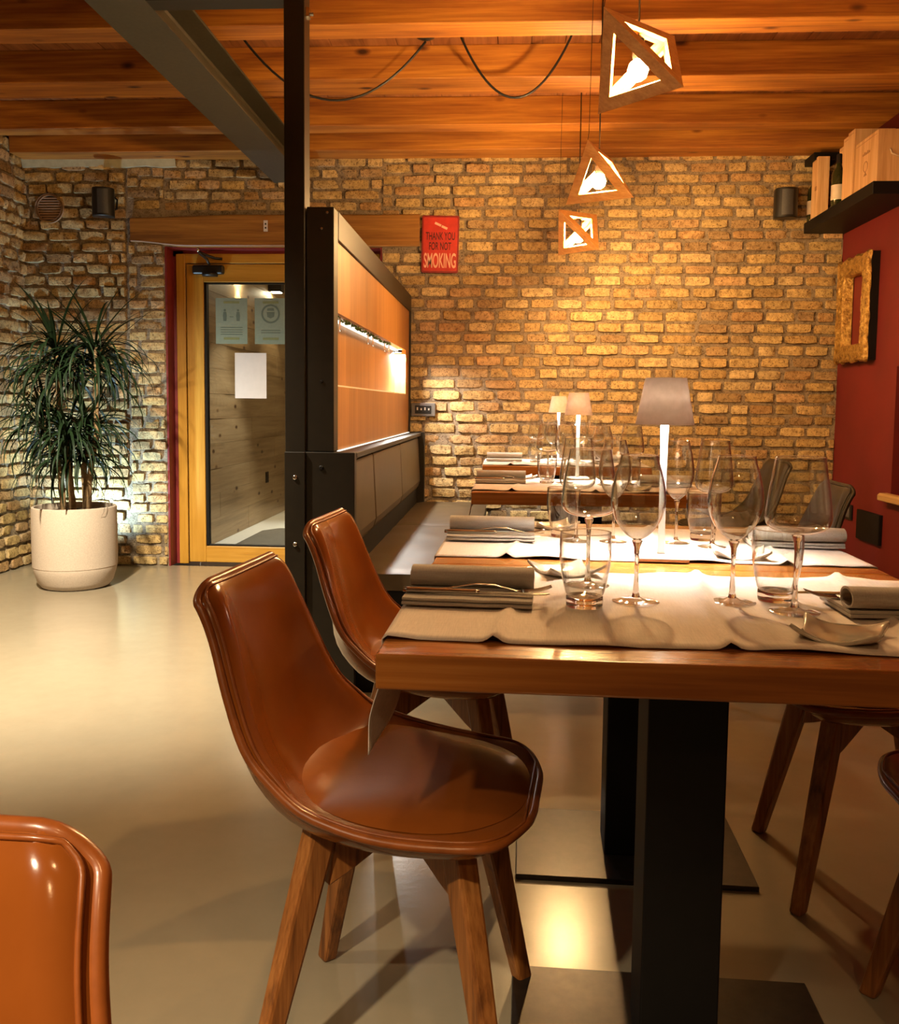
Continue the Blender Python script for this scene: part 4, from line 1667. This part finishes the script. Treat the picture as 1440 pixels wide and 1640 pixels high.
M_LAMPTOP = emis('lamp top glow', (1.0, 0.86, 0.70), 1.5)
tlm = make_table_lamp()
tlm.location = (0.330, 1.935, TH + 0.003)
tlm.rotation_euler = (0, 0, R(-2))
tlm['label'] = 'largest taupe table lamp with white stem where the two near tables meet'
GL = 'cordless table lamps'
dup(tlm, (0.312, 4.02, TH + 0.003), 0, 'taupe table lamp on the third table, the right one of the far pair', GL)
dup(tlm, (0.305, 5.42, TH + 0.003), 0, 'smallest taupe table lamp on the farthest table against the bricks', GL)

# ------------------------------------------------------------------ pendant lamps
PEND = [([(0.248, 2.613, 2.163), (0.258, 2.833, 1.945), (0.468, 2.605, 1.945), (0.476, 2.823, 2.165)], (0.358, 2.718, 2.03), 'nearest wooden pyramid pendant lamp, the largest of the row of three'),
        ([(0.300, 3.697, 2.115), (0.230, 3.884, 1.905), (0.492, 3.758, 1.906), (0.425, 3.958, 2.106)], (0.358, 3.824, 1.985), 'wooden pyramid pendant lamp in the middle of the row of three'),
        ([(0.247, 4.781, 2.076), (0.261, 4.994, 1.879), (0.456, 4.780, 1.875), (0.460, 4.976, 2.089)], (0.358, 4.883, 1.955), 'farthest wooden pyramid pendant lamp, the smallest looking of the three')]
GPD = 'wooden pendant lamps'
PENDL = []
for V, B, lab in PEND:
    V = [Vector(p) for p in V]
    cen = sum(V, Vector()) / 4
    B = Vector(B)
    t = thing('pendant_lamp', lab, 'lamp', (B.x, B.y, B.z), 0, GPD)
    loc = Vector((B.x, B.y, B.z))
    mb = MB()
    ins, th = 0.036, 0.011
    for skip_ in range(4):
        tri = [V[k] for k in range(4) if k != skip_]
        fc = sum(tri, Vector()) / 3
        nrm = (tri[1] - tri[0]).cross(tri[2] - tri[0]).normalized()
        if nrm.dot(fc - cen) < 0:
            nrm = -nrm
        inr = (fc - (tri[0] + tri[1]) / 2).length
        k_in = 1 - ins / inr
        for q in range(3):
            a, c = tri[q], tri[(q + 1) % 3]
            ai, ci = fc + (a - fc) * k_in, fc + (c - fc) * k_in
            ab, cb = cen + (a - cen) * 0.955, cen + (c - cen) * 0.955
            aib, cib = ai - nrm * th, ci - nrm * th
            mb.add([p - loc for p in (a, c, ci, ai, a - nrm * th * 0.2, c - nrm * th * 0.2, cib, aib)],
                   [(0, 1, 2, 3), (7, 6, 5, 4), (0, 4, 5, 1), (3, 2, 6, 7), (1, 5, 6, 2), (0, 3, 7, 4)])
    mb.build('wooden_frame', M_PENDWOOD, t)
    mb = MB()
    mb.lathe([(0, 0.030), (0.012, 0.029), (0.024, 0.018), (0.0295, 0.0), (0.024, -0.019), (0.012, -0.028), (0, -0.030)], 20)
    bulb_o = mb.build('bulb', M_BULB, t, smooth=True)
    mb = MB()
    mb.lathe([(0, 0.026), (0.014, 0.028), (0.017, 0.04), (0.017, 0.085), (0.008, 0.095), (0, 0.095)], 18)
    mb.build('socket', M_BLACK, t, smooth=False, angle=40)
    mb = MB()
    mb.tube([(0, 0, 0.09), (0, 0, 2.785 - B.z)], 0.0030, 6)
    mb.build('cord', M_CORD, t, smooth=True)
    mb = MB()
    top = max(V, key=lambda p: p.z)
    top = V[0]
    tp = top - loc
    mb.tube([tp, (tp.x + 0.004, tp.y, tp.z + 0.03), (tp.x + 0.01, tp.y, 2.785 - B.z)], 0.0012, 6)
    mb.build('support_wire', M_CORD, t, smooth=True)


# cables swagged under the ceiling
def sag(a, c, drop, n=24):
    a, c = Vector(a), Vector(c)
    return [a.lerp(c, k / n) + Vector((0, 0, -drop * (1 - (2 * k / n - 1) ** 2))) for k in range(n + 1)]


mb = MB()
mb.lathe([(0, 0), (0.052, 0), (0.052, -0.012), (0.040, -0.036), (0.018, -0.046), (0.006, -0.05), (0, -0.05)], 24)
o = mb.build('ceiling_rose', M_PLASTIC, smooth=False, angle=40)
o.location = (-0.40, 4.32, ZC - 0.001)
tag(o, 'small black ceiling rose between the wooden beams', 'ceiling rose')
mb = MB()
mb.tube(sag((-0.40, 4.32, 2.735), (-1.27, 4.20, 2.785), 0.30), 0.0055, 8)
tag(mb.build('ceiling_cable', M_CORD, smooth=True), 'black cable swagging from the ceiling rose to behind the post', 'cable', 'ceiling cables')
mb = MB()
mb.tube(sag((-0.250, 4.33, 2.785), (0.280, 4.33, 2.785), 0.30), 0.0055, 8)
tag(mb.build('ceiling_cable', M_CORD, smooth=True), 'black cable hanging in a loop between beams, left of the nearest pendant', 'cable', 'ceiling cables')

# ------------------------------------------------------------------ things on the walls
# NO SMOKING SIGN
SG = thing('tin_sign', 'red metal sign asking guests not to smoke, on the brick wall', 'sign', (-0.432, YB - 0.030, 2.072), 0)
SG.rotation_euler = (0, R(0.8), 0)
sw_, sh_ = 0.116, 0.176


def rrect(w_, h_, r, n=5):
    pts = []
    for (cx, cz, a0) in ((w_ - r, h_ - r, 0), (-w_ + r, h_ - r, PI / 2), (-w_ + r, -h_ + r, PI), (w_ - r, -h_ + r, 3 * PI / 2)):
        for k in range(n + 1):
            a = a0 + PI / 2 * k / n
            pts.append((cx + r * math.cos(a), cz + r * math.sin(a)))
    return pts


mb = MB()
mb.prism(rrect(sw_, sh_, 0.014), 0.0, 0.006, axis=1)
mb.build('edge', M_SIGNEDGE, SG, bevel=0.001, seg=1)
mb = MB()
mb.prism(rrect(sw_ - 0.010, sh_ - 0.012, 0.010), -0.002, 0.001, axis=1)
mb.build('panel', M_SIGNRED, SG)
mb = MB()
Mc = Matrix.Translation((0.006, -0.0032, 0.112)) @ Matrix.Rotation(R(24), 4, 'Y')
mb.box((-0.045, -0.002, -0.007), (-0.003, 0.0008, 0.007), Mc)
mb.box((0.002, -0.002, -0.008), (0.040, 0.0008, 0.006), Mc)
mb.build('broken_cigarette', M_SIGNPALE, SG)


def text_mesh(txt, width, height, mat, parent, loc, bold=0.0, name='lettering'):
    cu = bpy.data.curves.new('txt', 'FONT')
    cu.body = txt
    cu.size = 1.0
    cu.extrude = 0.02
    cu.offset = bold
    cu.align_x = 'CENTER'
    ob = bpy.data.objects.new('txt', cu)
    C.objects.link(ob)
    bpy.context.view_layer.update()
    me = bpy.data.meshes.new_from_object(ob.evaluated_get(bpy.context.evaluated_depsgraph_get()))
    bpy.data.objects.remove(ob)
    xs = [v.co.x for v in me.vertices]
    ys = [v.co.y for v in me.vertices]
    x0, x1, y0, y1 = min(xs), max(xs), min(ys), max(ys)
    for v in me.vertices:
        x = (v.co.x - (x0 + x1) / 2) / (x1 - x0) * width
        z = (v.co.y - y0) / (y1 - y0) * height
        y = -v.co.z * 0.04
        v.co = (x, y, z)
    me.materials.clear()
    me.materials.append(mat)
    o = bpy.data.objects.new(name, me)
    C.objects.link(o)
    o.parent = parent
    o.location = loc
    return o


text_mesh('THANK YOU', 0.182, 0.048, M_SIGNDARK, SG, (0, -0.0028, 0.026), 0.012)
text_mesh('FOR NOT', 0.138, 0.048, M_SIGNDARK, SG, (0, -0.0028, -0.036), 0.012)
text_mesh('SMOKING', 0.200, 0.092, M_SIGNPALE, SG, (0, -0.0028, -0.146), 0.016)


def make_speaker(label, loc, rz):
    t = thing('wall_speaker', label, 'speaker', loc, rz, 'wall speakers')
    mb = MB()
    out = []
    for k in range(13):
        a = PI + PI * k / 12
        out.append((0.062 * math.cos(a), 0.03 + 0.05 * math.sin(a) - 0.03))
    out = [(-0.066, 0.05), (-0.066, -0.0)] + [(0.066 * -math.cos(PI * k / 12), -0.045 * math.sin(PI * k / 12)) for k in range(1, 12)] + [(0.066, 0.0), (0.066, 0.05)]
    mb.prism(out, -0.088, 0.088, axis=2)
    cb = mb.build('cabinet', M_PLASTIC, t, bevel=0.005, angle=30)
    mb = MB()
    gr = [(0.054 * -math.cos(PI * k / 12), -0.049 * math.sin(PI * k / 12) - 0.0005) for k in range(0, 13)]
    n = len(gr)
    vs = [(x, y, -0.074) for x, y in gr] + [(x, y, 0.074) for x, y in gr]
    mb.add(vs, [(k, k + 1, n + k + 1, n + k) for k in range(n - 1)])
    g_ = mb.build('grille', M_GRILLE, cb, smooth=True)
    mb = MB()
    mb.box((-0.018, 0.05, -0.03), (0.018, 0.125, 0.03))
    mb.tube([(0.03, 0.06, -0.05), (0.075, 0.075, -0.02), (0.078, 0.09, 0.04), (0.02, 0.10, 0.085)], 0.006, 6)
    mb.build('bracket', M_PLASTIC, t)
    return t


make_speaker('small black wall speaker on the rough bricks above the plant', (-2.540, YB - 0.13, 2.313), R(20))
make_speaker('small black wall speaker on the brick wall beside the bottle shelf', (1.645, YB - 0.13, 2.295), R(-6))

vt = thing('round_vent', 'round brown slatted air vent on the brick wall', 'vent', (-2.935, YB - 0.030, 2.297), 0)
mb = MB()
mb.lathe([(0.0925, 0.012), (0.0925, -0.004), (0.082, -0.008), (0.078, 0.0), (0.078, 0.012)], 40, M=Matrix.Rotation(PI / 2, 4, 'X'))
mb.build('ring', M_VENT, vt, angle=40)
mb = MB()
mb.lathe([(0, -0.006), (0.079, -0.006)], 32, M=Matrix.Rotation(PI / 2, 4, 'X'))
mb.build('duct', M_BLACK, vt)
mb = MB()
for k in range(9):
    z = -0.064 + 0.016 * k
    hw = math.sqrt(max(0.0, 0.079 ** 2 - z * z))
    mb.box((-hw, -0.004, -0.005), (hw, 0.002, 0.005), Matrix.Translation((0, 0.002, z)) @ Matrix.Rotation(R(-35), 4, 'X'))
mb.build('slats', M_VENT, vt)

st = thing('switch_plate', 'dark grey plate of switches on the brick wall beside the divider', 'switch', (-0.530, YB - 0.032, 1.043), 0)
mb = MB()
mb.box((-0.077, 0, -0.042), (0.077, 0.02, 0.042))
mb.build('plate', M_SWITCHGREY, st, bevel=0.004)
mb = MB()
mb.box((-0.052, -0.003, -0.026), (0.052, 0.004, 0.026))
ins_ = mb.build('insert', M_PLASTIC, st, bevel=0.002)
for k in range(4):
    mb = MB()
    x = -0.036 + 0.024 * k
    mb.box((x - 0.004, -0.0048, -0.004), (x + 0.004, -0.002, 0.014 if k % 2 == 0 else 0.008))
    mb.build('rocker', M_SWITCHWHITE, ins_)

# small label on the lintel
mb = MB()
mb.box((-0.013, 0, -0.034), (0.013, 0.004, 0.034))
o = mb.build('lintel_label', M_PAPER)
for k in range(3):
    pass
o.location = (-1.535, YB - 0.037, 2.185)
tag(o, 'tiny white label on the wooden lintel above the glass door', 'label')
for z in (0.012, -0.012):
    mb = MB()
    mb.box((-0.005, -0.0008, z - 0.005), (0.005, 0.001, z + 0.005))
    mb.build('printed_mark', M_BLACK, o)

# gilt frame on the red wall (hung along Y, faces -X)
gf = thing('picture_frame', 'empty ornate gilt picture frame on the dark red wall', 'picture frame', (XR - 0.001, 5.445, 1.645), 0)
mb = MB()
HW, HH, BW = 0.236, 0.300, 0.100


def ring_pts(s, d):
    """frame cross-section point: s 0 outer .. 1 inner, d height off the wall"""
    return s, d


sect = [(0.0, 0.046), (0.0, 0.056), (0.12, 0.068), (0.30, 0.062), (0.48, 0.070), (0.72, 0.058), (0.90, 0.062), (1.0, 0.052), (1.0, 0.004)]
npr = len(sect)
vs, fs = [], []
path = []
N = 26
for side in range(4):
    for k in range(N):
        path.append((side, k / N))
for side, u in path:
    for q, (s, dh) in enumerate(sect):
        hw, hh = HW - BW * s, HH - BW * s
        cs = [(-hw, -hh), (hw, -hh), (hw, hh), (-hw, hh)]
        a, c = cs[side], cs[(side + 1) % 4]
        y, z = a[0] + (c[0] - a[0]) * u, a[1] + (c[1] - a[1]) * u
        wob = 0.0
        if q in (0, 1, 2):
            wob = 0.006 * math.sin(u * 2 * PI * 3.0 + side) + 0.004 * math.sin(u * 2 * PI * 7)
            if u < 0.04 or u > 0.96:
                wob = 0.008
        nd = [(0, -1), (1, 0), (0, 1), (-1, 0)][side]
        y += nd[0] * wob
        z += nd[1] * wob
        rel = 0.004 * noise.noise(Vector((y * 60, z * 60, q))) if 1 < q < 7 else 0
        vs.append((-dh - rel, y, z))
tot = len(path)
for i in range(tot):
    j = (i + 1) % tot
    for q in range(npr - 1):
        fs.append((i * npr + q, i * npr + q + 1, j * npr + q + 1, j * npr + q))
mb.add(vs, fs)
mb.build('moulding', M_GILT, gf, angle=50)
mb = MB()
for side in range(4):
    hw, hh = HW - 0.003, HH - 0.003
    b_ = 0.094
    if side == 0:
        mb.box((-0.046, -hw, -hh), (0, hw, -hh + b_))
    elif side == 1:
        mb.box((-0.046, hw - b_, -hh + b_), (0, hw, hh - b_))
    elif side == 2:
        mb.box((-0.046, -hw, hh - b_), (0, hw, hh))
    else:
        mb.box((-0.046, -hw, -hh + b_), (0, -hw + b_, hh - b_))
mb.build('backing', M_BLACK, gf)

# bottle shelf
mb = MB()
SHX, SHY, SHZ = 1.785, 4.72, 2.135
mb.box((SHX, SHY, SHZ), (XR - 0.001, YB - 0.025, SHZ + 0.062))
tag(mb.build('wall_shelf', M_BLACK, bevel=0.002, seg=1), 'thick black shelf high on the red wall, carrying wine boxes', 'shelf')
ST = SHZ + 0.0625


def wine_box(x0, x1, y0, y1, h, label, latch=None, rope=False, print_=False, opened=False):
    t = thing('wine_box', label, 'box', ((x0 + x1) / 2, (y0 + y1) / 2, ST), 0, 'wooden wine boxes on the shelf')
    wx, wy = (x1 - x0) / 2, (y1 - y0) / 2
    mb = MB()
    if opened:
        tk = 0.008
        mb.box((-wx, -wy, 0), (wx, wy, tk))
        mb.box((-wx, -wy, tk), (-wx + tk, wy, h))
        mb.box((wx - tk, -wy, tk), (wx, wy, h))
        mb.box((-wx + tk, wy - tk, tk), (wx - tk, wy, h))
        mb.box((-wx + tk, -wy, h - tk), (wx - tk, wy - tk, h))
    else:
        mb.box((-wx, -wy, 0), (wx, wy, h))
    mb.build('box_body', M_BOX, t, bevel=0.002, seg=1)
    if not opened:
        mb = MB()
        mb.box((-wx - 0.0012, -wy + 0.012, h - 0.019), (-wx + 0.001, wy - 0.012, h - 0.0175))
        mb.build('lid_joint', M_BURNT, t)
    if latch:
        mb = MB()
        mb.box((-wx - 0.004, -wy + 0.004, h * latch), (-wx, -wy + 0.03, h * latch + 0.022))
        mb.build('latch', M_BURNT, t)
    if rope:
        mb = MB()
        mb.tube([(-0.05, -wy - 0.002, h * 0.62), (-0.045, -wy - 0.012, h * 0.52), (0.0, -wy - 0.018, h * 0.44), (0.045, -wy - 0.012, h * 0.52), (0.05, -wy - 0.002, h * 0.62)], 0.005, 8)
        mb.build('rope_handle', M_ROPE, t, smooth=True)
    if print_:
        mb = MB()
        for k in range(5):
            mb.box((-wx - 0.0015, -0.05 + 0.020 * k, h * 0.66), (-wx + 0.001, -0.037 + 0.020 * k, h * 0.70 + 0.006 * (k % 2)))
        N_ = 14
        for k in range(N_):
            a0, a1 = 2 * PI * k / N_, 2 * PI * (k + 1) / N_
            mb.prism([(0.028 * math.cos(a0), h * 0.42 + 0.028 * math.sin(a0)), (0.028 * math.cos(a1), h * 0.42 + 0.028 * math.sin(a1)), (0.024 * math.cos(a1), h * 0.42 + 0.024 * math.sin(a1)), (0.024 * math.cos(a0), h * 0.42 + 0.024 * math.sin(a0))], -wx - 0.0015, -wx + 0.001, axis=0)
        mb.prism([(-0.02, h * 0.24), (0.02, h * 0.24), (0.0, h * 0.32)], -wx - 0.0015, -wx + 0.001, axis=0)
        mb.build('branded_mark', M_BURNT, t)
    return t


def bottle(x, y, label, h=0.30):
    t = thing('wine_bottle', label, 'bottle', (x, y, ST), 0, 'wine bottles on the shelf')
    mb = MB()
    mb.lathe([(0, 0.0), (0.034, 0.0), (0.037, 0.004), (0.037, h * 0.58), (0.033, h * 0.66), (0.018, h * 0.75), (0.0145, h * 0.80), (0.0138, h * 0.985), (0.012, h), (0, h)], 28)
    gb = mb.build('glass_body', M_BOTTLE, t, smooth=True)
    mb = MB()
    mb.lathe([(0.0376, h * 0.14), (0.0376, h * 0.42)], 28)
    mb.build('paper_label', M_BOTTLELABEL, gb, smooth=True)
    mb = MB()
    mb.lathe([(0.0150, h * 0.83), (0.0146, h * 0.99), (0.012, h + 0.001), (0, h + 0.001)], 20)
    mb.build('capsule', M_PLASTIC, gb, smooth=True)
    return t


bottle(1.825, 5.735, 'dark wine bottle at the wall end of the shelf, half hidden by a box', 0.29)
wine_box(1.795, 1.863, 5.590, 5.690, 0.350, 'slim upright pale wine box with a wooden latch, nearest the brick wall', latch=0.45)
wine_box(1.872, 1.992, 5.395, 5.465, 0.355, 'pale wine box standing right behind the green bottle', latch=0.5)
bottle(1.832, 5.345, 'green wine bottle with cream label standing between the wine boxes', 0.295)
wine_box(1.810, 2.005, 5.145, 5.225, 0.340, 'tall pale wine box just in front of the green bottle')
wine_box(1.800, 2.010, 5.040, 5.130, 0.345, 'tall pale wine box standing against the big rope handled box')
wine_box(1.802, 2.022, 4.728, 5.020, 0.252, 'big low pale wine box with rope handle at the front end of the shelf', rope=True, print_=True)
mb = MB()
mb.box((1.78, 5.62, 2.535), (1.93, 5.795, 2.578))
tag(mb.build('dark_bracket', M_BLACK, bevel=0.003), 'dark wooden block under the beam above the wine boxes', 'block')

# red wall fittings
mb = MB()
mb.box((XR - 0.02, 5.014, 0.338), (XR + 0.001, 5.332, 0.505))
hp = mb.build('wall_hatch', M_BLACK, bevel=0.003)
tag(hp, 'black square cover low on the red wall', 'wall cover')
so = thing('wall_socket', 'black double socket on the red wall, left of the black square cover', 'socket', (XR - 0.001, 5.56, 0.470), 0)
mb = MB()
mb.box((-0.012, -0.125, -0.045), (0, 0.095, 0.045))
mb.build('plate', M_PLASTIC, so, bevel=0.003)
for y in (-0.07, 0.04):
    mb = MB()
    mb.box((-0.015, y - 0.03, -0.03), (-0.010, y + 0.03, 0.03))
    mb.build('outlet', M_SWITCHGREY, so, bevel=0.002)
mb = MB()
mb.prism([(XR - 0.055, 0.592), (XR + 0.001, 0.592), (XR + 0.001, 0.632), (XR - 0.045, 0.632), (XR - 0.055, 0.62)], 3.88, 4.97, axis=1)
tag(mb.build('wooden_ledge', M_LEDGE, bevel=0.006), 'pale wooden ledge sticking out of the red wall', 'ledge')

# ------------------------------------------------------------------ the plant
pt = thing('potted_dracaena', 'tall spiky dracaena in a round sand coloured pot by the brick corner', 'plant', (-2.490, 5.10, 0), 0)
mb = MB()
mb.lathe([(0, 0.0), (0.165, 0.0), (0.185, 0.008), (0.205, 0.035), (0.222, 0.09), (0.229, 0.12), (0.2285, 0.1235), (0.2315, 0.127), (0.233, 0.25), (0.232, 0.455), (0.230, 0.466), (0.222, 0.470), (0.214, 0.466), (0.212, 0.40), (0, 0.40)], 56)
mb.build('pot', M_POT, pt, angle=35)
mb = MB()
mb.lathe([(0, 0.442), (0.10, 0.445), (0.2125, 0.432)], 32)
mb.build('soil', M_SOIL, pt, smooth=True)
rnd = random.Random(11)
HEADS = [((-0.075, -0.02, 1.33), 0.47, 120, 0), ((0.130, 0.03, 1.36), 0.47, 120, 1), ((0.01, -0.08, 0.86), 0.42, 130, 2), ((-0.16, -0.02, 1.00), 0.40, 90, 3), ((0.06, 0.06, 0.93), 0.38, 80, 4)]
for (hx, hy, hz), RL, n, k in HEADS:
    bx, by = ((-0.02, 0.02), (0.07, 0.02), (0.02, -0.05), (-0.07, 0.01), (0.04, 0.06))[k]
    mid = ((bx + hx) / 2 + (0.03 if k % 2 else -0.02), (by + hy) / 2, 0.43 + (hz - 0.43) * 0.5)
    mb = MB()
    mb.tube([(bx, by, 0.40), (bx * 0.8 + mid[0] * 0.2, by, 0.43 + (hz - 0.43) * 0.2), mid, (hx, hy, hz - 0.1), (hx, hy, hz + 0.02)], [0.019, 0.017, 0.015, 0.013, 0.012], 10)
    mb.build('stem', M_STEM, pt, smooth=True)
    mb = MB()
    for q in range(n):
        az = rnd.uniform(0, 2 * PI)
        f = q / n
        el = R(rnd.uniform(-15, 40)) if f < 0.80 else R(rnd.uniform(35, 75))
        L_ = RL * rnd.uniform(0.72, 1.12)
        droop = rnd.uniform(1.3, 2.3) if el < R(40) else rnd.uniform(0.1, 1.4)
        base = Vector((hx, hy, hz + rnd.uniform(-0.16, 0.05)))
        dirh = Vector((math.cos(az), math.sin(az), 0))
        side = Vector((-math.sin(az), math.cos(az), 0))
        w0 = rnd.uniform(0.0070, 0.0105)
        segs = 9
        p = base.copy()
        ang = el
        vs, fs = [], []
        tw = rnd.uniform(-0.4, 0.4)
        for s in range(segs + 1):
            u = s / segs
            wd = w0 * (0.55 + 1.1 * u if u < 0.35 else 0.935 * (1 - ((u - 0.35) / 0.65) ** 1.7)) + 0.0004
            dvec = dirh * math.cos(ang) + Vector((0, 0, math.sin(ang)))
            nrm = Vector((0, 0, math.cos(ang))) - dirh * math.sin(ang)
            sd = (side * math.cos(tw) + nrm * math.sin(tw))
            vs += [p - sd * wd + nrm * wd * 0.35, p - nrm * 0.0004, p + sd * wd + nrm * wd * 0.35]
            p = p + dvec * (L_ / segs)
            ang -= droop * 1.35 / segs * (0.5 + u)
        for s in range(segs):
            o_ = s * 3
            fs += [(o_, o_ + 1, o_ + 4, o_ + 3), (o_ + 1, o_ + 2, o_ + 5, o_ + 4)]
        # keep the leaves this side of the walls
        for vv in vs:
            vv.y = min(vv.y, YB - 5.10 - 0.03)
            vv.x = max(vv.x, XL + 2.49 + 0.05)
        mb.add(vs, fs)
    mb.build('foliage', M_LEAF, pt, smooth=True)

ul = thing('floor_uplight', 'small black spotlight on the floor behind the plant pot', 'lamp', (-2.66, 5.44, 0), 0)
mb = MB()
mb.lathe([(0, 0), (0.06, 0), (0.06, 0.012), (0.012, 0.016), (0.012, 0.06), (0, 0.06)], 20)
mb.build('foot', M_BLACK, ul, angle=40)
mb = MB()
mb.lathe([(0, 0.055), (0.032, 0.055), (0.042, 0.10), (0.042, 0.15), (0.037, 0.15), (0.037, 0.13), (0, 0.13)], 24)
mb.build('housing', M_BLACK, ul, angle=40)

# ------------------------------------------------------------------ lights


def spot(name, loc, target, power, color, angle, blend=0.5, r=0.03):
    l = bpy.data.lights.new(name, 'SPOT')
    l.energy = power
    l.color = color
    l.spot_size = R(angle)
    l.spot_blend = blend
    l.shadow_soft_size = r
    o = bpy.data.objects.new(name, l)
    C.objects.link(o)
    o.location = loc
    o.rotation_euler = (Vector(target) - Vector(loc)).to_track_quat('-Z', 'Y').to_euler()
    return o


def point(name, loc, power, color, r=0.04):
    l = bpy.data.lights.new(name, 'POINT')
    l.energy = power
    l.color = color
    l.shadow_soft_size = r
    o = bpy.data.objects.new(name, l)
    C.objects.link(o)
    o.location = loc
    return o


WARM = (1.0, 0.60, 0.26)
NEUT = (1.0, 0.82, 0.54)
# uplight behind the plant
spot('uplight beam', (-2.66, 5.44, 0.155), (-2.60, 5.80, 0.75), 48, (0.50, 0.78, 1.0), 125, 0.8, 0.03)
# room behind the camera: unseen fill spots, pointed down clear of the beams
spot('fill spot behind camera', (0.30, -0.30, 2.60), (0.35, 0.3, 0.0), 15, WARM, 110, 0.9, 0.05)
spot('fill spot behind camera far', (0.30, -1.9, 2.60), (0.30, -1.2, 0.0), 42, WARM, 110, 0.9, 0.05)
spot('added spot on nearest pendant', (0.95, -0.8, 2.55), (0.37, 2.72, 2.05), 55, WARM, 15, 0.6, 0.04)  # added narrow beam to brighten the nearest pendant's wooden frame
spot('hall ceiling spot', (-1.9, 2.7, 2.62), (-1.95, 4.2, 0.0), 560, (1.0, 0.88, 0.66), 92, 0.9, 0.05)
spot('hall ceiling spot middle', (-2.1, 0.9, 2.62), (-1.7, 2.2, 0.0), 50, NEUT, 90, 0.9, 0.05)
spot('hall ceiling spot near', (-1.1, -0.9, 2.62), (-0.62, 0.30, 0.65), 330, NEUT, 40, 0.9, 0.05)
# lobby
spot('lobby ceiling spot', (-1.45, 7.0, 2.55), (-1.9, 6.95, 0), 85, (1.0, 0.95, 0.86), 58, 0.6, 0.05)
spot('lobby wall lamp beam', (-2.15, 7.43, 2.09), (-2.19, 7.43, 1.0), 16, (1.0, 0.80, 0.5), 70, 0.3, 0.02)
spot('lobby wall lamp beam far', (-2.15, 8.45, 2.09), (-2.19, 8.45, 1.0), 16, (1.0, 0.80, 0.5), 70, 0.3, 0.02)
point('lobby ceiling lamp', (-1.0, 8.6, 2.4), 7, NEUT, 0.08)

wd = bpy.data.worlds.new('World')
bpy.context.scene.world = wd
wd.use_nodes = True
wd.node_tree.nodes['Background'].inputs[0].default_value = (0.02, 0.016, 0.012, 1)
wd.node_tree.nodes['Background'].inputs[1].default_value = 1.0

# ------------------------------------------------------------------ camera
cam = bpy.data.cameras.new('camera')
co = bpy.data.objects.new('camera', cam)
C.objects.link(co)
cam.sensor_fit = 'HORIZONTAL'
cam.sensor_width = 36.0
cam.lens = 36.0 * 1460 / 1440
cam.shift_y = -(820 - 767) / 1440
cam.clip_start = 0.02
co.matrix_world = Matrix.Translation((0, 0, 1.07)) @ Matrix.Rotation(R(3.55), 4, 'Z') @ Matrix.Rotation(PI / 2 - R(4.6), 4, 'X') @ Matrix.Rotation(R(0.62), 4, 'Z')
sc = bpy.context.scene
sc.camera = co
sc.view_settings.view_transform = 'Standard'
sc.view_settings.look = 'None'
sc.view_settings.gamma = 1.0
sc.view_settings.use_curve_mapping = False
sc.view_settings.exposure = 1.25
sc.cycles.max_bounces = 12
sc.cycles.transparent_max_bounces = 48
sc.cycles.transmission_bounces = 12
sc.cycles.sample_clamp_indirect = 6.0
sc.cycles.use_denoising = True
